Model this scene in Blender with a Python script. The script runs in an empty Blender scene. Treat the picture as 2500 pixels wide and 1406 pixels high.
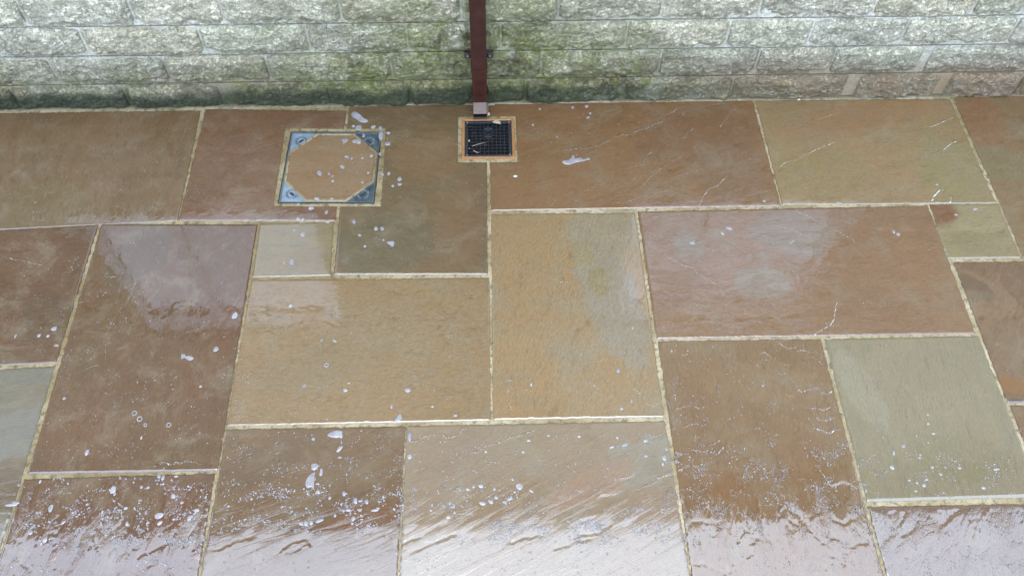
import bpy, math, random
import numpy as np
from mathutils import Matrix, Vector

random.seed(7)
scene = bpy.context.scene
COL = scene.collection

# ------------------------------------------------------------------ camera, sky, sun, exposure
CAM_H = 2.8
F_PX, PW, PH = 2114.5, 2500.0, 1406.0
RC = np.array([[0.99942581, 0.02064032, -0.02687075],
               [-0.03203137, 0.83411784, -0.55065545],
               [0.01104767, 0.55119998, 0.83430003]])
cam_data = bpy.data.cameras.new('camera')
cam = bpy.data.objects.new('camera', cam_data)
COL.objects.link(cam)
cam_data.sensor_width = 36.0
cam_data.sensor_fit = 'HORIZONTAL'
cam_data.lens = 36.0 * F_PX / PW
cam_data.clip_start = 0.05
cam_data.clip_end = 2000.0
M4 = Matrix([[*RC[0], 0.0], [*RC[1], 0.0], [*RC[2], CAM_H], [0, 0, 0, 1]])
cam.matrix_world = M4
scene.camera = cam

SUN_EL, SUN_AZ = math.radians(87), math.radians(180)      # nearly overhead, veiled by thin bright cloud
world = bpy.data.worlds.new('World')
scene.world = world
world.use_nodes = True
wn = world.node_tree
wn.nodes.clear()
sky = wn.nodes.new('ShaderNodeTexSky')
sky.sky_type = 'NISHITA'
sky.sun_disc = False
sky.sun_elevation = SUN_EL
sky.sun_rotation = SUN_AZ
sky.air_density = 1.0
sky.dust_density = 6.0
sky.ozone_density = 1.0
hsv = wn.nodes.new('ShaderNodeHueSaturation')
hsv.inputs['Saturation'].default_value = 0.12
bg = wn.nodes.new('ShaderNodeBackground')
bg.inputs['Strength'].default_value = 0.15
wo = wn.nodes.new('ShaderNodeOutputWorld')
wn.links.new(sky.outputs[0], hsv.inputs['Color'])
cloud = wn.nodes.new('ShaderNodeMix')            # an even cloud layer over the clear sky
cloud.data_type = 'RGBA'
cloud.inputs[0].default_value = 0.82
cloud.inputs[7].default_value = (5.25, 6.7, 9.2, 1.0)
wn.links.new(hsv.outputs[0], cloud.inputs[6])
wn.links.new(cloud.outputs[2], bg.inputs['Color'])
wn.links.new(bg.outputs[0], wo.inputs['Surface'])

sun_data = bpy.data.lights.new('sun', 'SUN')
sun_data.energy = 0.5
sun_data.angle = math.radians(30)
sun_data.color = (1.0, 0.97, 0.92)
sun = bpy.data.objects.new('sun', sun_data)
COL.objects.link(sun)
sd = Vector((math.cos(SUN_EL) * math.sin(SUN_AZ), math.cos(SUN_EL) * math.cos(SUN_AZ), math.sin(SUN_EL)))
sun.rotation_euler = sd.to_track_quat('Z', 'Y').to_euler()

vs = scene.view_settings
vs.view_transform = 'Standard'
vs.look = 'None'
vs.exposure = 2.07
vs.gamma = 1.0
vs.use_curve_mapping = False

# ------------------------------------------------------------------ geometry helpers
def G(px, py, z=0.0):
    """ground point under a photograph position"""
    d = RC @ np.array([px - PW / 2, PH / 2 - py, -F_PX])
    t = (z - CAM_H) / d[2]
    return np.array([0, 0, CAM_H]) + d * t

def WL(px, py, y=2.86):
    d = RC @ np.array([px - PW / 2, PH / 2 - py, -F_PX])
    t = y / d[1]
    return np.array([0, 0, CAM_H]) + d * t

def _hash(ix, iy, seed):
    h = (ix.astype(np.int64) * 374761393 + iy.astype(np.int64) * 668265263 + seed * 1442695041) & 0xffffffff
    h = ((h ^ (h >> 13)) * 1274126177) & 0xffffffff
    h = (h ^ (h >> 16)) & 0xffffffff
    return h / 4294967295.0

def perlin(x, y, seed=0):
    x = np.asarray(x, float); y = np.asarray(y, float)
    ix = np.floor(x); iy = np.floor(y)
    fx = x - ix; fy = y - iy
    u = fx * fx * fx * (fx * (fx * 6 - 15) + 10); v = fy * fy * fy * (fy * (fy * 6 - 15) + 10)
    def g(dx, dy):
        a = _hash(ix + dx, iy + dy, seed) * 2 * np.pi
        return np.cos(a) * (fx - dx) + np.sin(a) * (fy - dy)
    return 1.5 * ((g(0, 0) * (1 - u) + g(1, 0) * u) * (1 - v) + (g(0, 1) * (1 - u) + g(1, 1) * u) * v)

def fbm(x, y, seed=0, octv=4, gain=0.5):
    s = 0; a = 1.0; f = 1.0
    for i in range(octv):
        s = s + a * perlin(x * f + 13.7 * i, y * f - 7.1 * i, seed + i * 17)
        a *= gain; f *= 2.03
    return s

def sstep(a, b, x):
    t = np.clip((x - a) / (b - a), 0, 1)
    return t * t * (3 - 2 * t)

def obj(name, verts, faces, mat, parent=None, smooth=True, mats=None, midx=None):
    me = bpy.data.meshes.new(name)
    verts = np.asarray(verts, dtype=np.float32)
    if isinstance(faces, np.ndarray):
        nf, k = faces.shape
        me.vertices.add(len(verts)); me.vertices.foreach_set('co', verts.ravel())
        me.loops.add(nf * k); me.loops.foreach_set('vertex_index', faces.astype(np.int32).ravel())
        me.polygons.add(nf)
        me.polygons.foreach_set('loop_start', np.arange(0, nf * k, k, dtype=np.int32))
        me.update(calc_edges=True)
    else:
        me.from_pydata([tuple(map(float, v)) for v in verts], [], faces)
    if smooth:
        me.polygons.foreach_set('use_smooth', np.ones(len(me.polygons), dtype=bool))
    for m in (mats or [mat]):
        if m: me.materials.append(m)
    if midx is not None:
        me.polygons.foreach_set('material_index', np.asarray(midx, dtype=np.int32))
    me.update()
    o = bpy.data.objects.new(name, me)
    COL.objects.link(o)
    if parent: o.parent = parent
    return o

def empty(name, loc, label, cat, rz=0.0, group=None):
    o = bpy.data.objects.new(name, None)
    o.empty_display_size = 0.05
    COL.objects.link(o)
    o.location = loc; o.rotation_euler = (0, 0, rz)
    o['label'] = label; o['category'] = cat
    if group: o['group'] = group
    return o

def tag(o, label, cat, group=None):
    o['label'] = label; o['category'] = cat
    if group: o['group'] = group
    return o

class MB:
    """collects boxes, bars, prisms into one mesh"""
    def __init__(s): s.v = []; s.f = []
    def add(s, v, f):
        n = len(s.v); s.v += [tuple(p) for p in v]; s.f += [tuple(i + n for i in q) for q in f]
    def box(s, x0, x1, y0, y1, z0, z1, b=0.0):
        if b <= 0:
            v = [(x, y, z) for z in (z0, z1) for y in (y0, y1) for x in (x0, x1)]
            s.add(v, [(0, 2, 3, 1), (4, 5, 7, 6), (0, 1, 5, 4), (2, 6, 7, 3), (0, 4, 6, 2), (1, 3, 7, 5)])
        else:
            s.prism([(x0 + b, y0), (x1 - b, y0), (x1, y0 + b), (x1, y1 - b), (x1 - b, y1), (x0 + b, y1), (x0, y1 - b), (x0, y0 + b)], z0, z1, b)
    def prism(s, poly, z0, z1, b=0.0):
        n = len(poly); P = np.array(poly, float); c = P.mean(0)
        rings = [(z0, 0.0), (z1, 0.0)] if b <= 0 else [(z0, 0.0), (z1 - b, 0.0), (z1, b)]
        v = []
        for z, ins in rings:
            for p in P:
                d = c - p; L = np.linalg.norm(d) + 1e-9
                q = p + d / L * ins
                v.append((q[0], q[1], z))
        f = [tuple(range(n))[::-1]]
        for r in range(len(rings) - 1):
            for i in range(n):
                j = (i + 1) % n
                f.append((r * n + i, r * n + j, (r + 1) * n + j, (r + 1) * n + i))
        f.append(tuple((len(rings) - 1) * n + i for i in range(n)))
        s.add(v, f)
    def build(s, name, mat, parent=None, smooth=False):
        return obj(name, s.v, s.f, mat, parent, smooth)

# ------------------------------------------------------------------ materials
class N:
    """tiny node builder"""
    def __init__(s, name):
        s.m = bpy.data.materials.new(name); s.m.use_nodes = True
        s.t = s.m.node_tree; s.t.nodes.clear()
        s.out = s.t.nodes.new('ShaderNodeOutputMaterial')
    def node(s, typ, **kw):
        n = s.t.nodes.new(typ)
        for k, v in kw.items(): setattr(n, k, v)
        return n
    def set(s, sock, v):
        if hasattr(v, 'links') or isinstance(v, bpy.types.NodeSocket): s.t.links.new(v, sock)
        elif v is not None:
            if sock.type == 'RGBA' and len(v) == 3: v = (*v, 1.0)
            sock.default_value = v
    def math(s, op, a, b=None, c=None, clamp=False):
        n = s.node('ShaderNodeMath', operation=op, use_clamp=clamp)
        s.set(n.inputs[0], a)
        if b is not None: s.set(n.inputs[1], b)
        if c is not None: s.set(n.inputs[2], c)
        return n.outputs[0]
    def mix(s, f, a, b, mode='MIX'):
        n = s.node('ShaderNodeMix', data_type='RGBA', blend_type=mode, clamp_factor=True)
        s.set(n.inputs[0], f); s.set(n.inputs[6], a); s.set(n.inputs[7], b)
        return n.outputs[2]
    def ramp(s, v, a, b, lo=0.0, hi=1.0):
        n = s.node('ShaderNodeMapRange', interpolation_type='SMOOTHSTEP')
        s.set(n.inputs[0], v)
        for i, q in enumerate((a, b, lo, hi)): s.set(n.inputs[i + 1], q)
        return n.outputs[0]
    def noise(s, vec, scale, detail=4.0, rough=0.55, dist=0.0):
        n = s.node('ShaderNodeTexNoise')
        s.set(n.inputs['Vector'], vec); n.inputs['Scale'].default_value = scale
        n.inputs['Detail'].default_value = detail; n.inputs['Roughness'].default_value = rough
        n.inputs['Distortion'].default_value = dist
        return n.outputs['Fac']
    def voro(s, vec, scale, feature='F1'):
        n = s.node('ShaderNodeTexVoronoi', feature=feature)
        s.set(n.inputs['Vector'], vec); n.inputs['Scale'].default_value = scale
        return n.outputs['Distance']
    def coord(s, which='Object', rot=0.0, scale=(1, 1, 1), loc=(0, 0, 0)):
        if which == 'World':
            c = s.node('ShaderNodeNewGeometry').outputs['Position']
        else:
            c = s.node('ShaderNodeTexCoord').outputs[which]
        m = s.node('ShaderNodeMapping', vector_type='POINT')
        s.set(m.inputs['Vector'], c)
        m.inputs['Location'].default_value = loc
        m.inputs['Rotation'].default_value = (0, 0, 0)
        r = s.node('ShaderNodeVectorRotate', rotation_type='Z_AXIS')
        s.set(r.inputs['Vector'], m.outputs[0]); r.inputs['Angle'].default_value = -rot
        m2 = s.node('ShaderNodeMapping', vector_type='POINT')
        s.set(m2.inputs['Vector'], r.outputs[0]); m2.inputs['Scale'].default_value = scale
        return m2.outputs[0]
    def bump(s, h, dist, strength=1.0, normal=None):
        n = s.node('ShaderNodeBump')
        n.inputs['Strength'].default_value = strength
        s.set(n.inputs['Distance'], dist); s.set(n.inputs['Height'], h)
        if normal is not None: s.set(n.inputs['Normal'], normal)
        return n.outputs[0]
    def principled(s, base, rough=0.5, normal=None, **kw):
        p = s.node('ShaderNodeBsdfPrincipled')
        s.set(p.inputs['Base Color'], base); s.set(p.inputs['Roughness'], rough)
        if normal is not None: s.set(p.inputs['Normal'], normal)
        for k, v in kw.items(): s.set(p.inputs[k.replace('_', ' ')], v)
        s.t.links.new(p.outputs[0], s.out.inputs['Surface'])
        return p

def lin(r, g, b):
    f = lambda c: (c / 255 / 12.92) if c / 255 <= 0.04045 else ((c / 255 + 0.055) / 1.055) ** 2.4
    return np.array([f(r), f(g), f(b)])

ALB = 0.262          # how dark a wet slab's own colour is against the photograph's pixel value
DEEP = np.array([1.07, 0.955, 0.765])   # water deepens the stone's hue
FILM_IOR = 1.78
def slab_material(name, c1, c2, c3, rot, stretch, riven, seed, blotch=0.5, streaks=0.0, band=None, corner=None, swirl=0.0, film=1.0, gain=(1, 1, 1), patches=()):
    n = N(name)
    k1, k2, k3 = (tuple(lin(*c) * ALB * DEEP * np.array(gain)) for c in (c1, c2, c3))
    off = (seed * 1.37, seed * 0.71, 0)
    v = n.coord('Object', rot, (1, stretch, 1), off)
    v0 = n.coord('Object', 0, (1, 1, 1), off)
    g1 = n.noise(v, 4.5, 7, 0.62, 0.8 + swirl)
    g2 = n.noise(v0, 2.6, 4, 0.55, 0.6)
    g3 = n.noise(v, 52, 6, 0.68, 0.5 + swirl)
    col = n.mix(n.ramp(g1, 0.36, 0.64), k1, k2)
    col = n.mix(n.math('MULTIPLY', n.ramp(g2, 0.44, 0.68), blotch), col, k3)
    if band:
        sep = n.node('ShaderNodeSeparateXYZ'); n.set(sep.inputs[0], n.coord('Object'))
        wob = n.math('MULTIPLY_ADD', n.noise(v0, 7, 4), 0.10, sep.outputs[1])
        for (y0, y1, c) in band:
            f = n.math('MULTIPLY', n.ramp(wob, y0, y0 + 0.02), n.ramp(wob, y1, y1 - 0.02))
            col = n.mix(f, col, tuple(lin(*c) * ALB * DEEP))
    if corner:
        cx, cy, r, c = corner
        sep = n.node('ShaderNodeSeparateXYZ'); n.set(sep.inputs[0], n.coord('Object'))
        dx = n.math('SUBTRACT', sep.outputs[0], cx); dy = n.math('SUBTRACT', sep.outputs[1], cy)
        dd = n.math('SQRT', n.math('ADD', n.math('MULTIPLY', dx, dx), n.math('MULTIPLY', dy, dy)))
        dd = n.math('MULTIPLY_ADD', n.noise(v0, 12, 4), 0.10, dd)
        col = n.mix(n.ramp(dd, r + 0.05, r), col, tuple(lin(*c) * ALB * DEEP))
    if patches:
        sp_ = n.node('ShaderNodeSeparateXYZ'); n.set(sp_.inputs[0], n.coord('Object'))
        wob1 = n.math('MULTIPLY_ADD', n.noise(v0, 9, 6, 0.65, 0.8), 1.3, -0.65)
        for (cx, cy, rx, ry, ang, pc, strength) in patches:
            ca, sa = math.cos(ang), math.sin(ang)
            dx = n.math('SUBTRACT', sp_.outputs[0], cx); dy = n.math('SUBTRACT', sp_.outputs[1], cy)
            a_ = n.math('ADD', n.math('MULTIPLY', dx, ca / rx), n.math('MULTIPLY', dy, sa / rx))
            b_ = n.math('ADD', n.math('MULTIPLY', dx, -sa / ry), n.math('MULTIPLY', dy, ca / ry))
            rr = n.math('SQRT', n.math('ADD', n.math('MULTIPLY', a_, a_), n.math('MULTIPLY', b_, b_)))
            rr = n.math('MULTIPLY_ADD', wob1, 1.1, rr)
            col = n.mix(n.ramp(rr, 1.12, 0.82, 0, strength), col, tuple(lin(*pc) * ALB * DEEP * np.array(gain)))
    m1 = n.noise(v0, 7, 7, 0.68, 0.6); m2 = n.noise(v, 11, 7, 0.7, 1.4)
    pale = tuple(lin(172, 156, 132) * ALB * np.array([1.05, 1.0, 0.85])); mean_ = (np.array(k1) + np.array(k2)) / 2
    col = n.mix(n.ramp(m1, 0.46, 0.70, 0, 0.50), col, pale)
    col = n.mix(n.ramp(m2, 0.52, 0.70, 0, 0.62), col, tuple(mean_ * np.array([0.66, 0.62, 0.58])))
    fine = n.ramp(g3, 0.28, 0.72, 0.84, 1.13)
    grit = n.ramp(n.noise(v0, 260, 3, 0.7), 0.25, 0.75, 0.88, 1.12)
    col = n.mix(1.0, col, n.math('MULTIPLY', fine, grit), 'MULTIPLY')
    spk = n.ramp(n.noise(v0, 55, 2, 0.5), 0.735, 0.77)
    col = n.mix(n.math('MULTIPLY', spk, 0.55), col, tuple(lin(60, 45, 32) * 0.6))
    # hairline riven edges, their pale sky glint put into the colour
    hair = n.math('ABSOLUTE', n.math('SUBTRACT', n.noise(v, 9, 6, 0.7, 1.6), 0.5))
    hmask = n.ramp(n.noise(v0, 6, 3), 0.52, 0.66)
    hf = n.math('MULTIPLY', n.ramp(hair, 0.006, 0.001), hmask)
    col = n.mix(n.math('MULTIPLY', hf, 0.8), col, tuple(lin(205, 185, 160) * ALB))
    # relief of the stone under the water
    mask = n.ramp(n.noise(v0, 3.2, 3, 0.5, 0.3), 0.42, 0.62, 0.06, 1.0)
    stone_h = n.math('ADD', n.math('MULTIPLY', g3, 0.7), n.math('MULTIPLY', n.noise(v, 120, 4, 0.6), 0.3))
    nb = n.bump(stone_h, 0.0019 * (0.4 + riven))
    # the water film only half follows it
    vf = n.coord('Object', rot, (1, 1 + (stretch - 1) * 0.8, 1), off)
    rip = n.noise(vf, 16, 3, 0.55, 0.7)
    fine_f = n.noise(vf, 120, 2, 0.6, 0.5)
    gust = n.ramp(n.noise(v, 7, 4, 0.6, 0.8), 0.47, 0.62)
    fh = n.math('ADD', n.math('MULTIPLY', n.math('MULTIPLY', rip, mask), 0.13 if streaks < 0 else 0.26), n.math('MULTIPLY', n.math('MULTIPLY', fine_f, gust), 0.30 + streaks))
    nc = n.bump(fh, 0.0011 * riven * film)
    n.principled(col, 0.55, nb, Specular_IOR_Level=0.15, Coat_Weight=1.0, Coat_Roughness=0.03, Coat_IOR=FILM_IOR, Coat_Normal=nc)
    return n.m

def mortar_material():
    n = N('pointing_mortar')
    v = n.coord('World')
    a = n.noise(v, 5, 4); b = n.noise(v, 42, 5, 0.7); c = n.noise(v, 190, 4, 0.8)
    col = n.mix(n.ramp(a, 0.38, 0.62), (0.155, 0.120, 0.058), (0.245, 0.205, 0.128))
    col = n.mix(n.ramp(b, 0.48, 0.66), col, (0.085, 0.066, 0.032))
    col = n.mix(n.math('MULTIPLY', n.ramp(c, 0.54, 0.62), 0.62), col, (0.06, 0.045, 0.026))
    col = n.mix(n.math('MULTIPLY', n.ramp(c, 0.42, 0.30), 0.5), col, (0.29, 0.26, 0.20))
    sx = n.node('ShaderNodeSeparateXYZ'); n.set(sx.inputs[0], v)
    right = n.ramp(n.math('MULTIPLY_ADD', a, 1.2, n.math('MULTIPLY_ADD', sx.outputs[1], -0.35, sx.outputs[0])), -0.9, 0.5)
    col = n.mix(1.0, col, n.mix(right, (0.84, 0.79, 0.66), (1.08, 1.06, 1.02)), 'MULTIPLY')
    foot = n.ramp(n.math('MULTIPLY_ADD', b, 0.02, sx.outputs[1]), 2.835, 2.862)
    col = n.mix(n.math('MULTIPLY', foot, 0.7), col, (0.05, 0.046, 0.026))  # dark contact at the wall foot put into the mortar colour
    h = n.math('ADD', n.math('MULTIPLY', b, 0.6), n.math('MULTIPLY', c, 0.4))
    n.principled(col, 0.75, n.bump(h, 0.004), Specular_IOR_Level=0.3, Coat_Weight=0.25, Coat_Roughness=0.25)
    return n.m

def wall_material(name, tint=(1, 1, 1), seed=0, mortar=False):
    n = N(name)
    g = n.node('ShaderNodeNewGeometry').outputs['Position']
    sep = n.node('ShaderNodeSeparateXYZ'); n.set(sep.inputs[0], g)
    X, Z = sep.outputs[0], sep.outputs[2]
    v = n.coord('World', 0, (1, 1, 1), (seed * 3.1, seed * 1.7, 0))
    w = n.coord('World')
    a = n.noise(v, 9, 5, 0.6); b = n.noise(v, 60, 5, 0.68); c = n.noise(v, 190, 4, 0.75, 0.6); d = n.noise(w, 3.2, 4, 0.6)
    lt = tuple(np.array((0.75, 0.695, 0.525)) * tint); dk = tuple(np.array((0.475, 0.44, 0.315)) * tint)
    if mortar: lt, dk = (0.62, 0.585, 0.485), (0.50, 0.47, 0.385)
    col = n.mix(n.ramp(a, 0.35, 0.65), dk, lt)
    col = n.mix(1.0, col, n.ramp(b, 0.28, 0.72, 0.72, 1.2), 'MULTIPLY')
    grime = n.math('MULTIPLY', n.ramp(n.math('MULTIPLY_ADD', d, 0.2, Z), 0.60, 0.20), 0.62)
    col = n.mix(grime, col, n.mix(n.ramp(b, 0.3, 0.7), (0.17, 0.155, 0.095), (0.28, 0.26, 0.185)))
    col = n.mix(1.0, col, n.ramp(c, 0.34, 0.62, 1.16, 0.74), 'MULTIPLY')
    # brownish and pink beds low in the wall
    low = n.ramp(Z, 0.30, 0.06)
    pk = n.math('MULTIPLY', low, n.ramp(n.noise(w, 2.4, 3), 0.44, 0.6))
    col = n.mix(n.math('MULTIPLY', pk, 0.7), col, (0.32, 0.23, 0.165))
    och = n.math('MULTIPLY', n.ramp(Z, 0.24, 0.11), n.ramp(X, 0.7, 1.4))
    col = n.mix(n.math('MULTIPLY', och, n.ramp(a, 0.3, 0.7, 0.4, 0.95)), col, (0.23, 0.155, 0.085))
    # algae below the leaking pipe joint
    dx = n.math('MULTIPLY', n.math('ADD', X, 0.02), 1.18)
    ga = n.math('POWER', 2.718, n.math('MULTIPLY', n.math('MULTIPLY', dx, dx), -1.6))
    alg = n.math('MULTIPLY', ga, n.ramp(Z, 0.60, 0.25, 0.55, 1.0))
    alg = n.math('ADD', alg, n.math('MULTIPLY', n.ramp(Z, 0.36, 0.05, 0, 0.6), n.ramp(X, 1.9, 0.2)))
    alg = n.math('MULTIPLY', alg, n.ramp(n.noise(w, 7, 6, 0.65), 0.30, 0.58, 0.26, 1.25), clamp=True)
    alg = n.math('MULTIPLY', alg, n.ramp(n.noise(w, 38, 5, 0.7), 0.34, 0.60, 0.45, 1.12), clamp=True)
    gcol = n.mix(n.ramp(n.noise(w, 11, 4), 0.4, 0.62), (0.135, 0.138, 0.030), (0.070, 0.058, 0.014))
    col = n.mix(n.math('MULTIPLY', alg, 0.95), col, gcol)
    wash = n.math('MULTIPLY', n.ramp(X, 2.0, 0.0), n.ramp(n.noise(w, 4.5, 4, 0.6), 0.36, 0.62))
    col = n.mix(n.math('MULTIPLY', n.math('MULTIPLY', wash, n.math('MULTIPLY_ADD', ga, 0.85, 0.15)), 0.5), col, (0.27, 0.265, 0.115))
    # wet moss line at the foot of the wall
    ms = n.math('MULTIPLY', n.ramp(n.math('MULTIPLY_ADD', n.noise(w, 9, 5), 0.09, Z), 0.175, 0.095), n.ramp(n.math('MULTIPLY_ADD', d, 0.9, X), 1.9, 0.5, 0.12, 1.0))
    col = n.mix(n.math('MULTIPLY', ms, 0.88), col, n.mix(n.ramp(b, 0.4, 0.6), (0.018, 0.026, 0.012), (0.036, 0.044, 0.018)))
    # dark pits and specks
    pit = n.ramp(c, 0.60, 0.72)
    col = n.mix(n.math('MULTIPLY', pit, 0.5), col, (0.035, 0.035, 0.028))
    wr = n.coord('World', 0, (1, 1, 1.6), (seed * 2.3, 0, 0))
    wrk = n.math('ABSOLUTE', n.math('SUBTRACT', n.noise(wr, 52, 7, 0.75, 1.0), 0.5))
    if not mortar: col = n.mix(n.math('MULTIPLY', n.ramp(wrk, 0.026, 0.004), 0.42), col, (0.040, 0.039, 0.030))
    h = n.math('ADD', n.math('MULTIPLY', b, 0.5), n.math('MULTIPLY', c, 0.3))
    h = n.math('ADD', h, n.math('MULTIPLY', n.ramp(wrk, 0.0, 0.06), 0.25))
    n.principled(col, 0.85, n.bump(h, 0.003 if mortar else 0.011), Specular_IOR_Level=0.25)
    return n.m

def simple(name, col, rough=0.5, var=0.12, scale=40, bump=0.0, metal=0.0, spec=0.5, coat=0.0, coord='Object', col2=None):
    n = N(name)
    v = n.coord(coord)
    a = n.noise(v, scale, 5, 0.6)
    c = n.mix(1.0, col, n.ramp(a, 0.3, 0.7, 1 - var, 1 + var), 'MULTIPLY')
    if col2: c = n.mix(n.ramp(n.noise(v, scale * 0.35, 4), 0.45, 0.65), c, col2)
    nb = n.bump(n.noise(v, scale * 3, 4), bump) if bump else None
    n.principled(c, n.ramp(a, 0.2, 0.8, rough * 0.8, min(1, rough * 1.2)), nb, Metallic=metal, Specular_IOR_Level=spec, Coat_Weight=coat, Coat_Roughness=0.08)
    return n.m

def water_material():
    n = N('clear_water')
    tr = n.node('ShaderNodeBsdfTransparent'); tr.inputs[0].default_value = (0.97, 0.97, 0.97, 1)
    gl = n.node('ShaderNodeBsdfGlossy'); gl.inputs['Roughness'].default_value = 0.02
    fr = n.node('ShaderNodeFresnel'); fr.inputs['IOR'].default_value = 1.47
    mx = n.node('ShaderNodeMixShader')
    n.t.links.new(fr.outputs[0], mx.inputs[0]); n.t.links.new(tr.outputs[0], mx.inputs[1]); n.t.links.new(gl.outputs[0], mx.inputs[2])
    n.t.links.new(mx.outputs[0], n.out.inputs['Surface'])
    return n.m

def suds_material(name='soapy_water', a0=0.80, a1=0.97):
    n = N(name)
    v = n.coord('World')
    a = n.noise(v, 30, 4)
    p = n.principled(n.mix(n.ramp(a, 0.35, 0.65), (0.170, 0.158, 0.160), (0.21, 0.195, 0.195)), 0.25, None, Specular_IOR_Level=0.3, Coat_Weight=0.7, Coat_Roughness=0.03, Coat_IOR=1.4)
    tr = n.node('ShaderNodeBsdfTransparent'); mx = n.node('ShaderNodeMixShader')
    n.set(mx.inputs[0], n.ramp(a, 0.3, 0.7, a0, a1))
    n.t.links.new(tr.outputs[0], mx.inputs[1]); n.t.links.new(p.outputs[0], mx.inputs[2]); n.t.links.new(mx.outputs[0], n.out.inputs['Surface'])
    return n.m

def pane_material():
    n = N('double_glazing')
    gl = n.node('ShaderNodeBsdfGlossy'); gl.inputs['Roughness'].default_value = 0.0
    df = n.node('ShaderNodeBsdfDiffuse'); df.inputs['Color'].default_value = (0.02, 0.02, 0.022, 1)
    lw = n.node('ShaderNodeFresnel'); lw.inputs['IOR'].default_value = 1.5
    mx = n.node('ShaderNodeMixShader')
    n.t.links.new(n.math('MULTIPLY', lw.outputs[0], 6.5, clamp=True), mx.inputs[0])   # four glass faces
    n.t.links.new(df.outputs[0], mx.inputs[1]); n.t.links.new(gl.outputs[0], mx.inputs[2]); n.t.links.new(mx.outputs[0], n.out.inputs['Surface'])
    return n.m

MORTAR = mortar_material()
WATER = water_material()
SUDS = suds_material()
GLINT_DROP = suds_material('pale_glint_droplet', 0.35, 0.85)  # pale body colour imitates the sky glint on clear drops
PANE = pane_material()
BROWN = simple('brown_upvc', (0.028, 0.0078, 0.0042), 0.38, 0.25, 22, 0.0010, spec=0.25, coat=0.1)
BROWN_WET = simple('brown_upvc_wet', (0.034, 0.014, 0.012), 0.35, 0.1, 14, 0.0004, spec=0.5, coat=0.15)
SCREW = simple('zinc_screw', (0.20,0.20,0.20), 0.35, 0.2, 90, 0, 0.8)
ORANGE = simple('orange_plastic', (0.205, 0.092, 0.032), 0.5, 0.14, 60, 0.0005, spec=0.4, coat=0.4)
BLACK = simple('black_plastic', (0.016, 0.017, 0.019), 0.32, 0.2, 80, 0.0005, spec=0.5, coat=0.7)
PIT = simple('dark_sump', (0.006, 0.006, 0.006), 0.6, 0.2, 30)
PIT_RED = simple('red_sump_pipe', (0.10, 0.022, 0.012), 0.5, 0.2, 30)
ZINC_SKY_TONE = simple('galvanised_sky_reflection', (0.145, 0.18, 0.21), 0.38, 0.16, 35, 0.0012, 0.25, 0.6, 0.5, col2=(0.13, 0.16, 0.185))  # pale blue tone carries the sky's reflection on the left plates
ZINC_WALL_TONE = simple('galvanised_wall_reflection', (0.045, 0.062, 0.068), 0.32, 0.35, 45, 0.0016, 0.25, 0.6, 0.3, col2=(0.022, 0.032, 0.035))  # same steel, coloured dark for the wall's reflection on the right plates
ZINC_EDGE = simple('galvanised_edge', (0.12, 0.135, 0.145), 0.35, 0.2, 40, 0, 0.5)
LETTER_DARK = simple('dark_lettering', (0.035, 0.047, 0.06), 0.4, 0.2, 60, 0, 0.2)  # darker than the pale plates it stands on
LETTER_PALE = simple('bright_lettering', (0.16, 0.20, 0.215), 0.35, 0.2, 60, 0, 0.3)
SLOT = simple('key_slot', (0.008, 0.009, 0.012), 0.6)
WHITE = simple('white_upvc', (0.55,0.55,0.55), 0.4, 0.04, 20)
SOFFIT = simple('brown_soffit', (0.12, 0.07, 0.05), 0.5)
TILES = simple('grey_roof', (0.12, 0.11, 0.105), 0.8)
TWIG = simple('dry_straw', (0.24,0.20,0.13), 0.7, 0.2, 120)
LEAF = simple('faded_leaf', (0.24, 0.23, 0.16), 0.65, 0.25, 70, 0.001, col2=(0.13, 0.14, 0.07))
CHIP = simple('pale_chip', (0.34,0.31,0.26), 0.7, 0.15, 120, 0.001)
PEBBLE = simple('tan_pebble', (0.22,0.15,0.085), 0.6, 0.2, 90, 0.001)
LAWN = simple('garden_soil', (0.08, 0.085, 0.04), 0.95, 0.4, 2.0, 0.02, coord='World')
BRANCH = simple('bare_bark', (0.05, 0.042, 0.035), 0.9)

# ------------------------------------------------------------------ ground
Gs = 400
ground = obj('ground', [(-Gs, -Gs, -0.09), (Gs, -Gs, -0.09), (Gs, Gs, -0.09), (-Gs, Gs, -0.09)], [(0, 1, 2, 3)], LAWN, None, False)
ground['kind'] = 'structure'

# ------------------------------------------------------------------ traced riven edges (photograph positions -> the ground)
def tr(ox, oy, s, pts): return [(ox + x / s, oy + y / s) for x, y in pts]
S = 2500 / 900.0
RIDGES = []      # (points, step mm, bead width mm)
def ridge(ox, oy, pts, step=0.9, bead=2.0): RIDGES.append((np.array([G(*p)[:2] for p in tr(ox, oy, S, pts)]), step, bead))
A2 = (800, 0)
ridge(*A2, [(1585,1020),(1640,1015),(1700,1005),(1770,1005),(1830,985),(1890,960),(1930,945)], .9, 4.2)
ridge(*A2, [(1935,930),(2000,915),(2060,908),(2100,885),(2160,870),(2210,840),(2270,825),(2275,810)], .9, 4.6)
ridge(*A2, [(2290,780),(2340,760),(2370,735),(2420,725)], .5, 1.4)
ridge(*A2, [(2070,1110),(2090,1128),(2140,1115),(2150,1080),(2165,1050),(2200,1030)], .7, 3.0)
ridge(*A2, [(1510,1400),(1560,1340),(1640,1310),(1700,1300),(1780,1285),(1850,1250),(1930,1205),(1935,1180)], .7, 2.0)
ridge(*A2, [(2390,945),(2430,930),(2440,900),(2480,875)], .6, 2.6)
ridge(*A2, [(1380,1015),(1450,1010),(1500,1000)], .5, 1.4)
ridge(*A2, [(1590,910),(1660,900),(1668,875)], .5, 1.6)
ridge(*A2, [(2105,1300),(2180,1210),(2270,1135),(2360,1085),(2440,1040)], .6, 0.6)
A3 = (1600, 0)
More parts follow.
